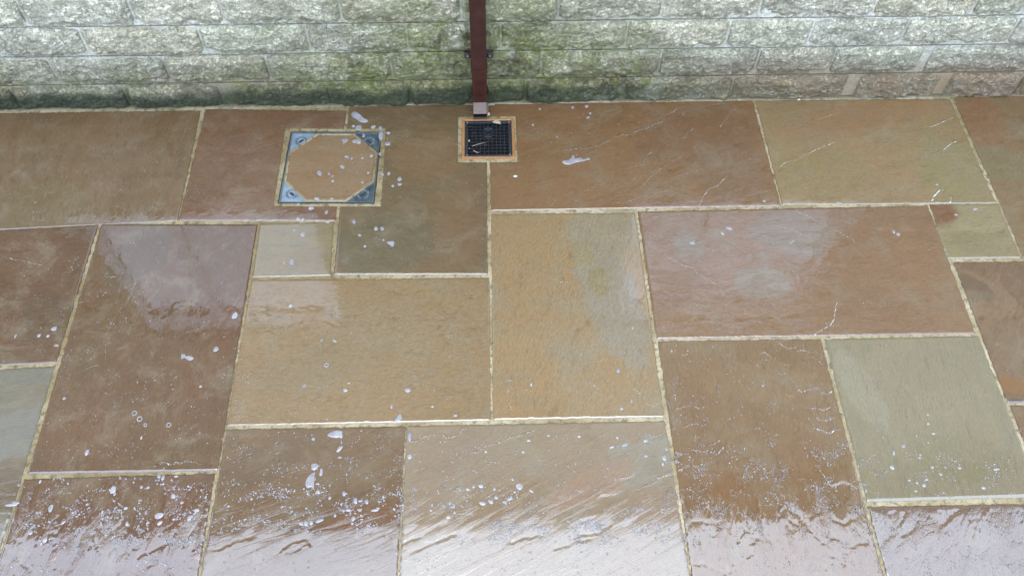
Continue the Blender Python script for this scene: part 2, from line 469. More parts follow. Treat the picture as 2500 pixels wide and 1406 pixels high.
ridge(*A3, [(295,1400),(320,1340),(360,1285),(420,1260),(460,1220),(482,1198)], .8, 2.2)
ridge(*A3, [(60,1245),(150,1200),(240,1170),(310,1150)], .5, 1.2)
ridge(*A3, [(800,1128),(850,1128),(880,1102),(950,1085),(1020,1050),(1100,1010),(1180,980),(1215,962)], .7, 1.8)
ridge(*A3, [(345,715),(420,705),(440,700),(480,700),(485,685)], .6, 4.0)
ridge(*A3, [(435,865),(490,800),(515,740),(565,752)], .6, 1.8)
ridge(*A3, [(1015,840),(1070,820),(1140,800),(1190,780),(1230,772)], .6, 1.2)
ridge(*A3, [(1870,1365),(1890,1325),(1925,1290),(1960,1290)], .7, 4.2)
ridge(*A3, [(1870,1370),(1950,1375),(2000,1370),(2005,1335),(1992,1325)], .7, 4.6)
ridge(*A3, [(1945,1050),(1955,1015),(2010,970),(2045,958)], .6, 1.8)
ridge(*A3, [(1800,865),(1870,862),(1900,850),(1980,815),(2020,798)], .6, 1.0)
B3 = (1600, 500)
ridge(*B3, [(0,298),(60,335),(110,375),(160,390),(200,415),(270,430)], 1.0, 2.6)
ridge(*B3, [(265,450),(300,470),(360,510),(410,530),(455,552)], 1.0, 2.6)
ridge(*B3, [(455,552),(472,600),(465,680),(500,770),(540,820),(600,895)], .8, 1.4)
ridge(*B3, [(940,20),(970,50),(1040,80),(1110,115)], .9, 2.8)
ridge(*B3, [(1200,165),(1280,205),(1340,235),(1360,270)], .8, 2.0)
ridge(*B3, [(830,150),(900,165),(960,185),(1030,215)], .7, 1.2)
ridge(*B3, [(1060,890),(1120,850),(1180,820),(1210,775),(1220,700),(1235,650)], .8, 2.6)
ridge(*B3, [(45,225),(80,222),(130,260)], .6, 1.6)
ridge(*B3, [(905,270),(940,240),(965,238)], .6, 1.8)
ridge(*B3, [(890,480),(920,530),(970,545)], .5, 1.2)
ridge(*B3, [(870,370),(910,420),(945,465),(960,490)], .5, 1.0)
ridge(*B3, [(820,925),(880,968),(920,972),(975,955)], .8, 3.6)
ridge(*B3, [(950,992),(990,985),(1040,995),(1090,1005)], .8, 3.6)
ridge(*B3, [(710,1012),(740,1000),(800,1045)], .7, 2.8)
ridge(*B3, [(850,1075),(880,1080),(915,1095)], .7, 2.8)
ridge(*B3, [(620,1040),(650,1058),(680,1075)], .6, 2.2)
ridge(*B3, [(560,920),(590,1000),(605,1040)], .5, 1.0)
ridge(*B3, [(690,1075),(715,1150)], .5, 1.0)
ridge(*B3, [(300,940),(340,1040),(380,1130),(430,1230),(430,1290)], .6, 1.0)
ridge(*B3, [(945,1240),(990,1265),(1060,1250),(1090,1238),(1130,1255)], .9, 4.4)
ridge(*B3, [(1110,1272),(1170,1278),(1200,1260)], .9, 4.0)
ridge(*B3, [(890,1290),(930,1300)], .6, 2.4)
ridge(*B3, [(1050,1380),(1100,1380),(1140,1390),(1190,1370)], .8, 4.0)
ridge(*B3, [(150,1390),(180,1370),(240,1362),(280,1370),(320,1388)], .8, 4.0)
B6 = (1600, 900)
ridge(*B6, [(1100,345),(1150,350),(1220,330)], .8, 3.6)
ridge(*B6, [(1070,400),(1110,410),(1170,435),(1215,415),(1260,405)], .9, 4.4)
ridge(*B6, [(185,400),(230,380),(270,362),(300,385)], .9, 3.6)
ridge(*B6, [(215,530),(270,555),(330,560),(370,550)], .8, 3.6)
ridge(*B6, [(355,520),(400,508),(440,480)], .7, 4.0)
ridge(*B6, [(385,595),(430,565),(465,520)], .7, 3.8)
ridge(*B6, [(150,570),(200,580),(215,572)], .7, 4.2)
ridge(*B6, [(160,690),(210,660),(250,655),(300,670),(360,685)], 1.1, 6.0)
ridge(*B6, [(300,595),(350,640)], .6, 3.0)
ridge(*B6, [(135,290),(150,265),(165,258)], .6, 2.6)
ridge(*B6, [(1090,640),(1140,720),(1190,795),(1250,775)], .9, 3.0)
ridge(*B6, [(1310,780),(1350,800),(1400,815)], .8, 4.0)
B2 = (800, 500)
ridge(*B2, [(1490,450),(1540,510),(1590,525),(1640,528)], .8, 1.8)
ridge(*B2, [(1640,540),(1655,640),(1640,700),(1670,800),(1660,900)], .6, 0.7)
ridge(*B2, [(1660,940),(1690,990),(1735,1025)], .9, 2.6)
ridge(*B2, [(1735,1025),(1750,1070),(1700,1100),(1720,1160)], .7, 1.0)
ridge(*B2, [(1740,1195),(1780,1210),(1840,1250)], .9, 2.8)
ridge(*B2, [(1835,1060),(1880,1045),(1910,1050)], .6, 1.8)
ridge(*B2, [(2020,1260),(2080,1250),(2140,1290),(2170,1350),(2210,1370),(2235,1345)], .8, 2.0)
ridge(*B2, [(1225,1235),(1215,1320),(1250,1390),(1285,1412)], .9, 1.6)
ridge(*B2, [(1260,1230),(1340,1250),(1440,1270)], .7, 0.8)
ridge(*B2, [(1520,360),(1560,310)], .5, 0.8)
ridge(*B2, [(1575,440),(1640,405)], .5, 0.9)
B5 = (800, 900)
ridge(*B5, [(545,450),(560,490),(600,490),(700,445),(740,450),(775,440),(800,460),(850,465),(890,440),(905,410),(945,405)], .9, 3.6)
ridge(*B5, [(960,575),(1020,560),(1080,520),(1150,505),(1240,465),(1330,440),(1420,408)], .9, 3.2)
ridge(*B5, [(1065,665),(1110,630),(1160,635),(1165,610),(1205,590)], .8, 3.6)
ridge(*B5, [(580,690),(620,685),(660,670)], .7, 3.0)
ridge(*B5, [(970,695),(1030,680)], .7, 3.0)
ridge(*B5, [(1240,570),(1300,550)], .7, 3.2)
ridge(*B5, [(570,580),(640,565)], .7, 2.8)
ridge(*B5, [(880,605),(950,605)], .7, 2.2)
ridge(*B5, [(2220,745),(2290,725),(2350,710)], .7, 3.6)
ridge(*B5, [(2370,570),(2410,575),(2450,580)], .7, 3.6)
ridge(*B5, [(1980,750),(2040,735),(2090,715)], .7, 4.0)
ridge(*B5, [(1870,865),(1930,850)], .7, 4.0)
ridge(*B5, [(2080,830),(2150,795),(2240,770)], .7, 4.0)
B4 = (0, 500)
ridge(*B4, [(570,1120),(620,1100),(680,1080)], .7, 2.6)
ridge(*B4, [(500,1085),(560,1080)], .5, 1.6)
ridge(*B4, [(690,485),(760,490),(800,485)], .7, 2.4)
ridge(*B4, [(715,1060),(715,900),(740,830),(790,740),(830,690),(830,660)], .7, 0.9)
ridge(*B4, [(880,620),(915,530),(940,490)], .6, 1.2)
ridge(*B4, [(60,360),(110,375),(180,385),(300,415)], .5, 0.9)
ridge(*B4, [(920,270),(960,200),(1000,150)], .5, 0.9)
C4 = (0, 900)
ridge(*C4, [(1070,640),(1120,635),(1160,650),(1200,630),(1230,640),(1260,625),(1310,630),(1340,640)], .9, 4.4)
ridge(*C4, [(1345,685),(1400,685)], .8, 4.0)
# edges seen dark inside the sky's reflection
D = dict(step=-1.3, bead=0)
ridge(*B6, [(1170,1135),(1240,1165),(1320,1215),(1400,1190),(1450,1180)], **D)
ridge(*B6, [(215,1110),(250,1050),(320,1035),(350,1050)], **D)
ridge(*B6, [(1525,1225),(1560,1180),(1600,1140),(1635,1105)], **D)
ridge(*B6, [(1680,1130),(1730,1110),(1770,1070),(1790,1020)], **D)
ridge(*B6, [(1630,1080),(1660,1060),(1690,1005)], **D)
ridge(*B6, [(1940,1075),(1990,1010),(2040,980)], **D)
ridge(*B6, [(260,1330),(340,1330),(400,1365),(460,1390),(540,1370),(580,1320),(650,1260)], **D)
ridge(*B6, [(1180,1270),(1250,1300),(1330,1360),(1390,1375)], **D)
ridge(*B6, [(940,980),(1000,1045),(1060,1110),(1150,1190)], -1.5, 0)
ridge(*B6, [(1240,1040),(1290,1060),(1350,1020)], **D)
ridge(*B6, [(550,1185),(610,1110)], -1.5, 0)
ridge(*B6, [(660,1180),(690,1150),(730,1165)], -1.5, 0)
ridge(*C4, [(1395,1240),(1480,1235),(1520,1210),(1600,1170),(1680,1150)], **D)
ridge(*C4, [(1920,1230),(1970,1180),(2080,1160),(2090,1180),(2030,1220),(1960,1250)], -1.3, 0)
ridge(*C4, [(410,760),(400,900),(385,1020),(370,1200),(365,1400)], -1.7, 0)
ridge(*C4, [(905,1406),(920,1290),(1000,1250),(1080,1215)], -1.7, 0)
ridge(*C4, [(660,1390),(670,1230),(650,1180)], -1.7, 0)
ridge(*C4, [(120,1310),(200,1370),(240,1406)], -1.5, 0)
ridge(*B5, [(570,1255),(640,1220),(700,1190),(760,1170),(860,1130)], **D)
ridge(*B5, [(1240,1180),(1320,1155),(1440,1130)], -1.3, 0)
ridge(*B5, [(1640,1170),(1720,1130),(1830,1120),(1900,1075)], -1.5, 0)
ridge(*B5, [(500,1190),(560,1165),(590,1160)], -1.3, 0)
ridge(*B5, [(1560,1225),(1660,1190),(1780,1160)], -1.3, 0)

def seg_dist(x, y, P):
    """distance to a polyline and the signed side (+ = camera side)"""
    best = np.full(x.shape, 1e9); side = np.zeros(x.shape)
    for a, b in zip(P[:-1], P[1:]):
        d = b - a; L2 = d @ d + 1e-12
        t = np.clip(((x - a[0]) * d[0] + (y - a[1]) * d[1]) / L2, 0, 1)
        qx = x - (a[0] + t * d[0]); qy = y - (a[1] + t * d[1])
        r = np.hypot(qx, qy)
        m = r < best
        best[m] = r[m]
        s = d[0] * (y - a[1]) - d[1] * (x - a[0])
        if d[0] < 0: s = -s
        side[m] = -s[m]
    return best, side

# ------------------------------------------------------------------ paving slabs
Y_END = 0.66
def ext(p1, p2, y=Y_END):
    a, b = G(*p1), G(*p2)
    t = (y - a[1]) / (b[1] - a[1])
    return a + (b - a) * t
def W(x, y): return np.array([x, y, 0.0])

SLABS = []
def slab(quad, c1, c2, c3, rot=0.0, stretch=3.0, riven=1.0, tilt=(0, 0), label=None, terr=0.6, **kw):
    q = [G(*p) if len(p) == 2 else np.array(p, float) for p in quad]
    SLABS.append(dict(q=[p[:2] for p in q], c=(c1, c2, c3), rot=math.radians(rot), stretch=stretch, riven=riven, tilt=tilt, label=label, terr=terr, kw=kw, seed=len(SLABS) + 3))

# row along the wall, left to right
slab([W(-2.9, 2.83), (489,270), (433,539), W(-2.9, 2.145)], (126,105,80), (120,96,72), (140,114,92), 88, 4, 1.0, label='olive brown slab with wavy vertical grain')
slab([(502,267), (844,271), (818,539), (437,538)], (130,98,74), (122,92,70), (140,110,92), 20, 2, 0.9, label='reddish brown slab notched round the square cover')
slab([(853,257), (1187,255), (1190,669), (816,669)], (108,90,67), (94,82,63), (116,92,71), -12, 6, 0.6, label='dark brown slab between the square cover and the drain')
slab([(1193,254), (1837,245), (1906,502), (1199,514)], (140,106,78), (146,112,84), (134,102,76), 18, 4, 1.0, label='warm brown slab with long riven veins beside the drain')
slab([(1845,246), (2318,242), (2431,495), (1911,499)], (140,116,88), (148,120,92), (146,128,98), 16, 5, 0.9, label='olive tan slab with diagonal grain')
slab([(2325,232), W(3.25, 2.83), W(3.25, 1.92), (2500,628)], (152,116,84), (146,122,88), (150,128,96), 30, 3, 0.7)
# second row
slab([W(-2.9, 2.125), (239,548), (136,884), W(-2.9, 1.515)], (118,90,68), (112,90,66), (128,100,80), 5, 3, 0.9, label='dark red brown slab at the left')
slab([(248,547), (628,548), (531,1148), (68,1156)], (130,102,80), (124,98,76), (136,116,104), 72, 3, 0.8, label='long red brown slab with window reflections', film=0.6)
slab([(635,547), (814,542), (806,672), (617,676)], (146,136,112), (156,142,114), (138,130,112), 6, 5, 0.55, label='small square grey olive slab', film=0.5)
slab([(615,684), (1194,678), (1197,1026), (554,1039)], (158,128,88), (160,134,98), (160,130,88), 6, 2, 0.75, label='golden tan slab', blotch=0.6, film=0.8)
slab([(1200,523), (1550,520), (1621,1017), (1205,1024)], (160,132,102), (158,136,110), (152,142,130), 70, 2.5, 0.9, label='pinkish beige slab with flaked layers', blotch=0.9)
slab([(1558,517), (2265,502), (2381,813), (1604,826)], (154,118,90), (158,124,96), (148,114,88), 4, 3, 1.0, label='large red brown slab with a cracked vein', film=2.2)
slab([(2270,499), (2437,498), (2491,628), (2316,630)], (150,138,104), (156,142,110), (146,134,104), 10, 3, 0.6, label='small square olive slab with a rusty corner', corner=(-0.135, 0.13, 0.125, (150,98,58)))
slab([(2329,640), W(3.25, 1.905), W(3.25, 1.305), (2460,982)], (120,92,70), (140,112,88), (110,84,66), 50, 4, 0.9, label='dark brown slab with swirling grain and an orange band', swirl=1.5, band=[(-0.24, -0.14, (165,122,72)), (-0.36, -0.25, (96,84,84))])
# third row and below
slab([W(-2.9, 1.495), (133,894), ext((133,894), (0,1335)), W(-2.9, Y_END)], (150,144,122), (140,128,102), (132,112,86), 8, 6, 0.6, label='grey olive slab at the left edge')
slab([(1607,833), (2003,828), ext((2003,828), (2156,1406)), ext((1607,833), (1690,1406))], (150,116,86), (144,114,86), (156,124,94), 84, 4, 1.1, label='brown slab with wavy riven edges')
slab([(2014,828), (2388,820), (2543,1210), (2118,1224)], (158,148,116), (150,144,116), (162,152,124), 86, 6, 0.45, label='smooth grey green slab')
slab([(2467,990), W(3.25, 1.285), W(3.25, 0.95), (2548,1200)], (140,106,78), (130,100,74), (146,114,88), 30, 3, 0.8)
slab([(60,1170), (524,1155), ext((524,1155), (482,1406)), ext((60,1170), (4,1345))], (128,98,72), (120,92,68), (136,108,86), 80, 2.5, 1.7, label='brown slab with deep riven folds')
slab([(554,1048), (989,1041), ext((989,1041), (969,1406)), ext((554,1048), (490,1406))], (134,112,88), (140,118,92), (126,106,86), 20, 6, 0.9, label='grey brown slab covered in droplets', streaks=-0.12, terr=0.1, film=0.55)
slab([(994,1040), (1622,1028), ext((1622,1028), (1684,1406)), ext((994,1040), (976,1406))], (152,134,106), (156,138,112), (158,152,132), 27, 8, 1.0, label='beige grey slab with diagonal ripples', streaks=-0.12, terr=0.1, film=0.55)
slab([(2120,1237), W(3.25, 0.925), W(3.25, Y_END), ext((2120,1237), (2167,1406))], (138,104,88), (130,98,84), (146,112,96), 55, 3, 1.1, label='reddish slab at the lower right corner')
# paving that carries on behind the camera
for (x0, x1, y0, y1, c) in [(-2.9,-2.0,-0.55,0.64,(128,100,76)), (-1.985,-1.1,-0.55,0.64,(150,132,104)), (-1.085,-0.2,-0.55,0.64,(140,108,82)), (-0.185,0.7,-0.55,0.64,(156,140,110)), (0.715,1.6,-0.55,0.64,(134,104,80)), (1.615,2.5,-0.55,0.64,(150,120,92)), (2.515,3.25,-0.55,0.64,(152,142,116))]:
    slab([W(x0, y1), W(x1, y1), W(x1, y0), W(x0, y0)], c, tuple(np.array(c) + 6), tuple(np.array(c) - 8), random.uniform(0, 90), 4, 0.8)

SHIFT = {0:(12,15,18),1:(9,15,20),2:(27,28,26),3:(13,17,16),4:(22,28,24),5:(10,14,14),6:(11,13,15),7:(7,12,10),8:(15,15,19),9:(11,18,26),10:(23,23,14),11:(5,12,16),12:(11,12,16),13:(33,35,32),14:(5,8,16),15:(11,21,22),16:(12,14,22),17:(15,19,20),18:(10,12,16),19:(12,14,16),20:(23,25,31),21:(12,21,17)}
for i_, d_ in SHIFT.items(): SLABS[i_]['c'] = tuple(tuple(np.array(c) + d_) for c in SLABS[i_]['c'])
GAIN = {0:(1.2,1.1,.88),1:(1.2,1.03,.85),2:(1.18,1.08,.9),3:(1.14,1.02,.86),4:(1.26,1.17,1.04),6:(.97,.76,.52),7:(.93,.73,.5),8:(1.05,1,.82),9:(1.08,1.02,.93),10:(1.08,1.05,1.02),11:(1.08,.97,.8),12:(1.2,1.2,1.1),13:(.86,.79,.7),14:(1.02,1.05,1.08),15:(1,.86,.7),16:(1.05,1.03,.97),19:(.97,.85,.72),20:(1.1,1.05,1.04),5:(1.05,1.02,.95),17:(1,.9,.75),18:(.97,.85,.7)}
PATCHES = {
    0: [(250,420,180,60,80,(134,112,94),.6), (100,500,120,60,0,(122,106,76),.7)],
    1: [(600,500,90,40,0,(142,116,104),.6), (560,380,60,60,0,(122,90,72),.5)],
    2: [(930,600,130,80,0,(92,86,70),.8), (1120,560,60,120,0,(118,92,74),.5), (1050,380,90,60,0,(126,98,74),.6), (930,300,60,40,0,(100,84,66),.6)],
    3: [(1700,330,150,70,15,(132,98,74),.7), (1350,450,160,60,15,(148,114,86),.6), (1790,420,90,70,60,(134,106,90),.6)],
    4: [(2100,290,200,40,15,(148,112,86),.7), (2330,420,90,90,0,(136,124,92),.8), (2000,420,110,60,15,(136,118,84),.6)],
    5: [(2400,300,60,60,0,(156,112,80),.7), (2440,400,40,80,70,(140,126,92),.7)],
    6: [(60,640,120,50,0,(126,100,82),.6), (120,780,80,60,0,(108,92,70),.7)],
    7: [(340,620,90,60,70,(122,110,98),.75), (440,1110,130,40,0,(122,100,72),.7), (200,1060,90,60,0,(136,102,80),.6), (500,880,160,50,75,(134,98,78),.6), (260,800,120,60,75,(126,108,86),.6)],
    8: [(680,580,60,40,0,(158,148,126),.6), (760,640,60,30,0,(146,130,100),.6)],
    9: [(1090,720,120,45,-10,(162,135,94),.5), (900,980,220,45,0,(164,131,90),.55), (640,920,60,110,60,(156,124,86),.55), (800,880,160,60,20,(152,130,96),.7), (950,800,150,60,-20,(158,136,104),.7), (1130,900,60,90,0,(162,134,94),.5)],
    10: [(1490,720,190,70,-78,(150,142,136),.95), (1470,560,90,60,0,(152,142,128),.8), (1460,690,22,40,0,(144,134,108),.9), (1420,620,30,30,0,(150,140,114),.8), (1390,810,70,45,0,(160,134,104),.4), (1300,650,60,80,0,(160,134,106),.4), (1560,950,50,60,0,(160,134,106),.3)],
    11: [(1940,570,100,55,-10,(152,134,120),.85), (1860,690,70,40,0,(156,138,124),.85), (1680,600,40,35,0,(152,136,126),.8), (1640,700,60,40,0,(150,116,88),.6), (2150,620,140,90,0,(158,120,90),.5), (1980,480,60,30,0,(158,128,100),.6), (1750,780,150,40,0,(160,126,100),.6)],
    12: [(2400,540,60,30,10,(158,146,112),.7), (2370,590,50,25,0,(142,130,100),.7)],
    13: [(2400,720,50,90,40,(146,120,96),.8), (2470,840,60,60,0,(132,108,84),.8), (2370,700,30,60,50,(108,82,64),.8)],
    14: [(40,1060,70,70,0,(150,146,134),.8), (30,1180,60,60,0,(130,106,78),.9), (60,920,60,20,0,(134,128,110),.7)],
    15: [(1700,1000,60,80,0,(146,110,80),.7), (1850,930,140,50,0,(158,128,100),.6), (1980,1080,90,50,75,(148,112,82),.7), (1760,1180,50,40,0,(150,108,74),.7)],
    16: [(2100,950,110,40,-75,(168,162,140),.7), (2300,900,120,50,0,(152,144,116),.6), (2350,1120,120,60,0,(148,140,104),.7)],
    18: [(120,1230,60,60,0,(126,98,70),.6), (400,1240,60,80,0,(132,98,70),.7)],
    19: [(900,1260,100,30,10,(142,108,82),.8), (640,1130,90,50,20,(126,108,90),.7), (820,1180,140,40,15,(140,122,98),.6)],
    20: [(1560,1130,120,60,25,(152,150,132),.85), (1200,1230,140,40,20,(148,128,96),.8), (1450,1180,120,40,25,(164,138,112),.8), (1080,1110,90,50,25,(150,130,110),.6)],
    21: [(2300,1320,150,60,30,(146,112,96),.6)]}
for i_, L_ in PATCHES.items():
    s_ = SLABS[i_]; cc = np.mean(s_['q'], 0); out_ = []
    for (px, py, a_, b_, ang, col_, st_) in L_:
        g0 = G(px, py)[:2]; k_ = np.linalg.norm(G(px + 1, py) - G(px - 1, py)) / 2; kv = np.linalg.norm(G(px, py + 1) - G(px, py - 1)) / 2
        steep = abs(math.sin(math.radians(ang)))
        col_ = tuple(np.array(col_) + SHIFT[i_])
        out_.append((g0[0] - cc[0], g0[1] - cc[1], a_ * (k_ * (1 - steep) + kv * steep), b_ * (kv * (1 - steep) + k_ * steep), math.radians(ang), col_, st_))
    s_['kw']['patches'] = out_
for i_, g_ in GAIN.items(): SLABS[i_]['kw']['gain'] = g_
# holes cut into slabs for cover and drain: outer corners of their mortar surrounds
COVER_OUT = [(695,314), (941,315), (931,503), (669,505)]
DRAIN_OUT = [(1118,286), (1258,284), (1264,394), (1118,399)]

def inv_bilinear(q, p):
    u = v = 0.5
    A, B, C, D_ = [np.array(z) for z in q]
    for _ in range(25):
        f = (A * (1-u) + B * u) * (1-v) + (D_ * (1-u) + C * u) * v - p
        du = (B - A) * (1-v) + (C - D_) * v; dv = (D_ * (1-u) + C * u) - (A * (1-u) + B * u)
        d = np.linalg.solve(np.array([du, dv]).T, -f); u += d[0]; v += d[1]
    return u, v

def slab_h(s, x, y):
    """height of the slab's top above the datum at world x, y"""
    c = np.mean(s['q'], 0)
    X, Y = x - c[0], y - c[1]
    z = s['tilt'][0] * X + s['tilt'][1] * Y
    sd_ = s['seed'] * 31
    r = s['rot']; U = X * math.cos(r) + Y * math.sin(r); V = -X * math.sin(r) + Y * math.cos(r)
    z = z + 0.00016 * s['riven'] * fbm(U * 4, V * 4 * (1 + 0.3 * (s['stretch'] - 1)), sd_, 3)
    t = fbm(U * 3.5 + 9, V * 3.5 * (1 + 0.25 * (s['stretch'] - 1)), sd_ + 5, 5) * 3.0
    fl = np.floor(t); fr = t - fl
    z = z + 0.0005 * s['terr'] * s['riven'] * (fl + sstep(0.86, 1.0, fr)) * 0.5
    for P, st, bw in RIDGES:
        lo, hi = P.min(0) - 0.05, P.max(0) + 0.05
        m = (x > lo[0]) & (x < hi[0]) & (y > lo[1]) & (y < hi[1])
        if not m.any(): continue
        jx = 0.0035 * fbm(x[m] * 45, y[m] * 45, 41, 3, 0.6); jy = 0.0035 * fbm(x[m] * 45, y[m] * 45, 47, 3, 0.6)
        d, sg = seg_dist(x[m] + jx, y[m] + jy, P)
        z[m] = z[m] - np.where(sg * np.sign(st) > 0, 0.0005 * abs(st) * np.exp(-d / (0.030 if st > 0 else 0.008 + 0.005 * np.sin(x[m] * 70))), 0)
    return z

PATIO_MORTAR_Z = -0.0030
patio_children = []
def build_slab(s, parent):
    q = [np.array(p) for p in s['q']]
    q = [p + 0.0012 * np.sign(p - np.mean(q, 0)) for p in q]
    Lu = max(np.linalg.norm(q[1] - q[0]), np.linalg.norm(q[2] - q[3])); Lv = max(np.linalg.norm(q[3] - q[0]), np.linalg.norm(q[2] - q[1]))
    cmean = np.mean(q, 0)
    step = 0.005 if cmean[1] > 0.5 else 0.03
    us = np.linspace(0, 1, max(4, int(Lu / step)) + 1); vs_ = np.linspace(0, 1, max(4, int(Lv / step)) + 1)
    cuts = []
    for hole in (COVER_OUT, DRAIN_OUT):
        uv = np.array([inv_bilinear(q, G(*p)[:2]) for p in hole])
        u0, u1 = (uv[0, 0] + uv[3, 0]) / 2, (uv[1, 0] + uv[2, 0]) / 2
        v0, v1 = (uv[0, 1] + uv[1, 1]) / 2, (uv[3, 1] + uv[2, 1]) / 2
        if u1 <= 0.002 or u0 >= 0.998 or v1 <= 0.002 or v0 >= 0.998: continue
        cuts.append((u0, u1, v0, v1))
        for val, arr in ((u0, us), (u1, us), (v0, vs_), (v1, vs_)):
            if 0 < val < 1:
                i = int(np.argmin(abs(arr - val))); i = min(max(i, 1), len(arr) - 2); arr[i] = val
    U, V = np.meshgrid(us, vs_)
    nu, nv = len(us), len(vs_)
    P = ((q[0] * (1 - U[..., None]) + q[1] * U[..., None]) * (1 - V[..., None]) + (q[3] * (1 - U[..., None]) + q[2] * U[..., None]) * V[..., None])
    x, y = P[..., 0].copy(), P[..., 1].copy()
    # hand-cut edges
    sd_ = s['seed'] * 7
    ju = 0.0028 * fbm(U * Lu * 26, V * 0 + 3, sd_, 4, 0.6); jv = 0.0028 * fbm(V * Lv * 26, U * 0 + 5, sd_ + 50, 4, 0.6)
    ex = q[1] - q[0]; ex = ex / np.linalg.norm(ex); ey = q[0] - q[3]; ey = ey / np.linalg.norm(ey)
    for row in (0, nv - 1):
        k = ju[row] * (1 if row == 0 else -1) + (perlin(us * 3, us * 0 + row, sd_) * 0.001)
        x[row] += ey[0] * k; y[row] += ey[1] * k
    for colm in (0, nu - 1):
        k = jv[:, colm] * (1 if colm else -1)
        x[:, colm] += ex[0] * k; y[:, colm] += ex[1] * k
    z = slab_h(s, x, y)
    du = np.minimum(U, 1 - U) * Lu; dv = np.minimum(V, 1 - V) * Lv
    for (u0, u1, v0, v1) in cuts:
        gx = np.maximum(np.maximum(u0 - U, U - u1) * Lu, np.maximum(v0 - V, V - v1) * Lv)
        dv = np.minimum(dv, np.maximum(gx, 0))
    dist = np.minimum(du, dv)
    z -= 0.0014 * np.exp(-dist / 0.0022)
    keep = np.ones((nv - 1, nu - 1), bool)
    Uc, Vc = (U[1:, 1:] + U[:-1, :-1]) / 2, (V[1:, 1:] + V[:-1, :-1]) / 2
    for (u0, u1, v0, v1) in cuts:
        keep &= ~((Uc > u0) & (Uc < u1) & (Vc > v0) & (Vc < v1))
    idx = np.arange(nu * nv).reshape(nv, nu)
    F = np.stack([idx[1:, :-1], idx[1:, 1:], idx[:-1, 1:], idx[:-1, :-1]], -1)[keep]
    c = np.mean(q, 0)
    verts = np.stack([x - c[0], y - c[1], z], -1).reshape(-1, 3)
    # sides down to the bed
    ring = list(idx[0, :]) + list(idx[1:, -1]) + list(idx[-1, -2::-1]) + list(idx[-2:0:-1, 0])
    low = verts[ring].copy(); low[:, 2] = -0.022
    n0 = len(verts); m = len(ring)
    SF = np.array([[ring[i], ring[(i + 1) % m], n0 + (i + 1) % m, n0 + i] for i in range(m)])
    verts = np.vstack([verts, low])
    used = np.zeros(n0 + m, bool); used[F.ravel()] = True
    SF = SF[used[SF[:, 0]] & used[SF[:, 1]]]
    F = np.vstack([F, SF])
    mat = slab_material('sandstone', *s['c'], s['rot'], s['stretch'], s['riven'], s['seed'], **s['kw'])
    o = obj('paving_slab', verts, F, mat, parent)
    o.location = (c[0], c[1], 0)
    if s['label']: o['label'] = s['label']
    return o

def in_quad(q, x, y, inset):
    m = np.ones(x.shape, bool)
    for i in range(4):
        a, b = np.array(q[i]), np.array(q[(i + 1) % 4]); d = (b - a) / np.linalg.norm(b - a)
        m &= ((x - a[0]) * (-d[1]) + (y - a[1]) * d[0]) < -inset
    return m

def rect_of(px):
    p = np.array([G(*a)[:2] for a in px]); c = p.mean(0)
    ex = (p[1] - p[0] + p[2] - p[3]) / 2; ey = (p[0] - p[3] + p[1] - p[2]) / 2
    w, h = np.linalg.norm(ex), np.linalg.norm(ey)
    return c, w, h, math.atan2(ex[1], ex[0])
COVER = rect_of([(706.5,321.6), (927.5,323), (918,496), (682,496)])
DRAIN = rect_of([(1127.5,291), (1254,289.6), (1259,387), (1128,388.5)])

def build_mortar():
    xs = np.arange(-2.95, 3.3, 0.0045); ys = np.arange(-0.58, 2.875, 0.0045)
    Xc, Yc = np.meshgrid((xs[1:] + xs[:-1]) / 2, (ys[1:] + ys[:-1]) / 2)
    keep = np.ones(Xc.shape, bool)
    for s in SLABS:
        hole = np.zeros(Xc.shape, bool)
        for h in (COVER_OUT, DRAIN_OUT):
            hole |= ~in_quad([G(*p)[:2] for p in h], Xc, Yc, -0.012) ^ True
        keep &= ~(in_quad(s['q'], Xc, Yc, 0.012) & ~hole)
    for (c, w, h, r), m in ((COVER, 0.0), (DRAIN, 0.006)):
        dx, dy = Xc - c[0], Yc - c[1]
        a = dx * math.cos(r) + dy * math.sin(r); b = -dx * math.sin(r) + dy * math.cos(r)
        keep &= ~((abs(a) < w / 2 - m) & (abs(b) < h / 2 - m))
    idx = np.arange(len(xs) * len(ys)).reshape(len(ys), len(xs))
    F = np.stack([idx[:-1, :-1], idx[:-1, 1:], idx[1:, 1:], idx[1:, :-1]], -1)[keep]
    used, invs = np.unique(F, return_inverse=True)
    F = invs.reshape(F.shape)
    x = xs[used % len(xs)]; y = ys[used // len(xs)]
    z = PATIO_MORTAR_Z + 0.0011 * fbm(x * 14, y * 14, 3, 3) + 0.0008 * fbm(x * 90, y * 90, 8, 3, 0.7)
    z += 0.007 * sstep(2.832, 2.852, y + 0.003 * fbm(x * 9, y * 0, 21, 4))
    return obj('patio', np.stack([x, y, z], -1), F, MORTAR)

patio = build_mortar()
patio['kind'] = 'structure'
patio['label'] = 'wet sandstone paving with cream pointed joints'
for s in SLABS: build_slab(s, patio)

def surface_z(x, y):
    """top of the paving at points (array)"""
    x = np.atleast_1d(np.asarray(x, float)); y = np.atleast_1d(np.asarray(y, float))
    z = np.full(x.shape, -0.001)
    for s in SLABS:
        m = in_quad(s['q'], x, y, 0.0)
        if m.any(): z[m] = slab_h(s, x[m], y[m])
    return z

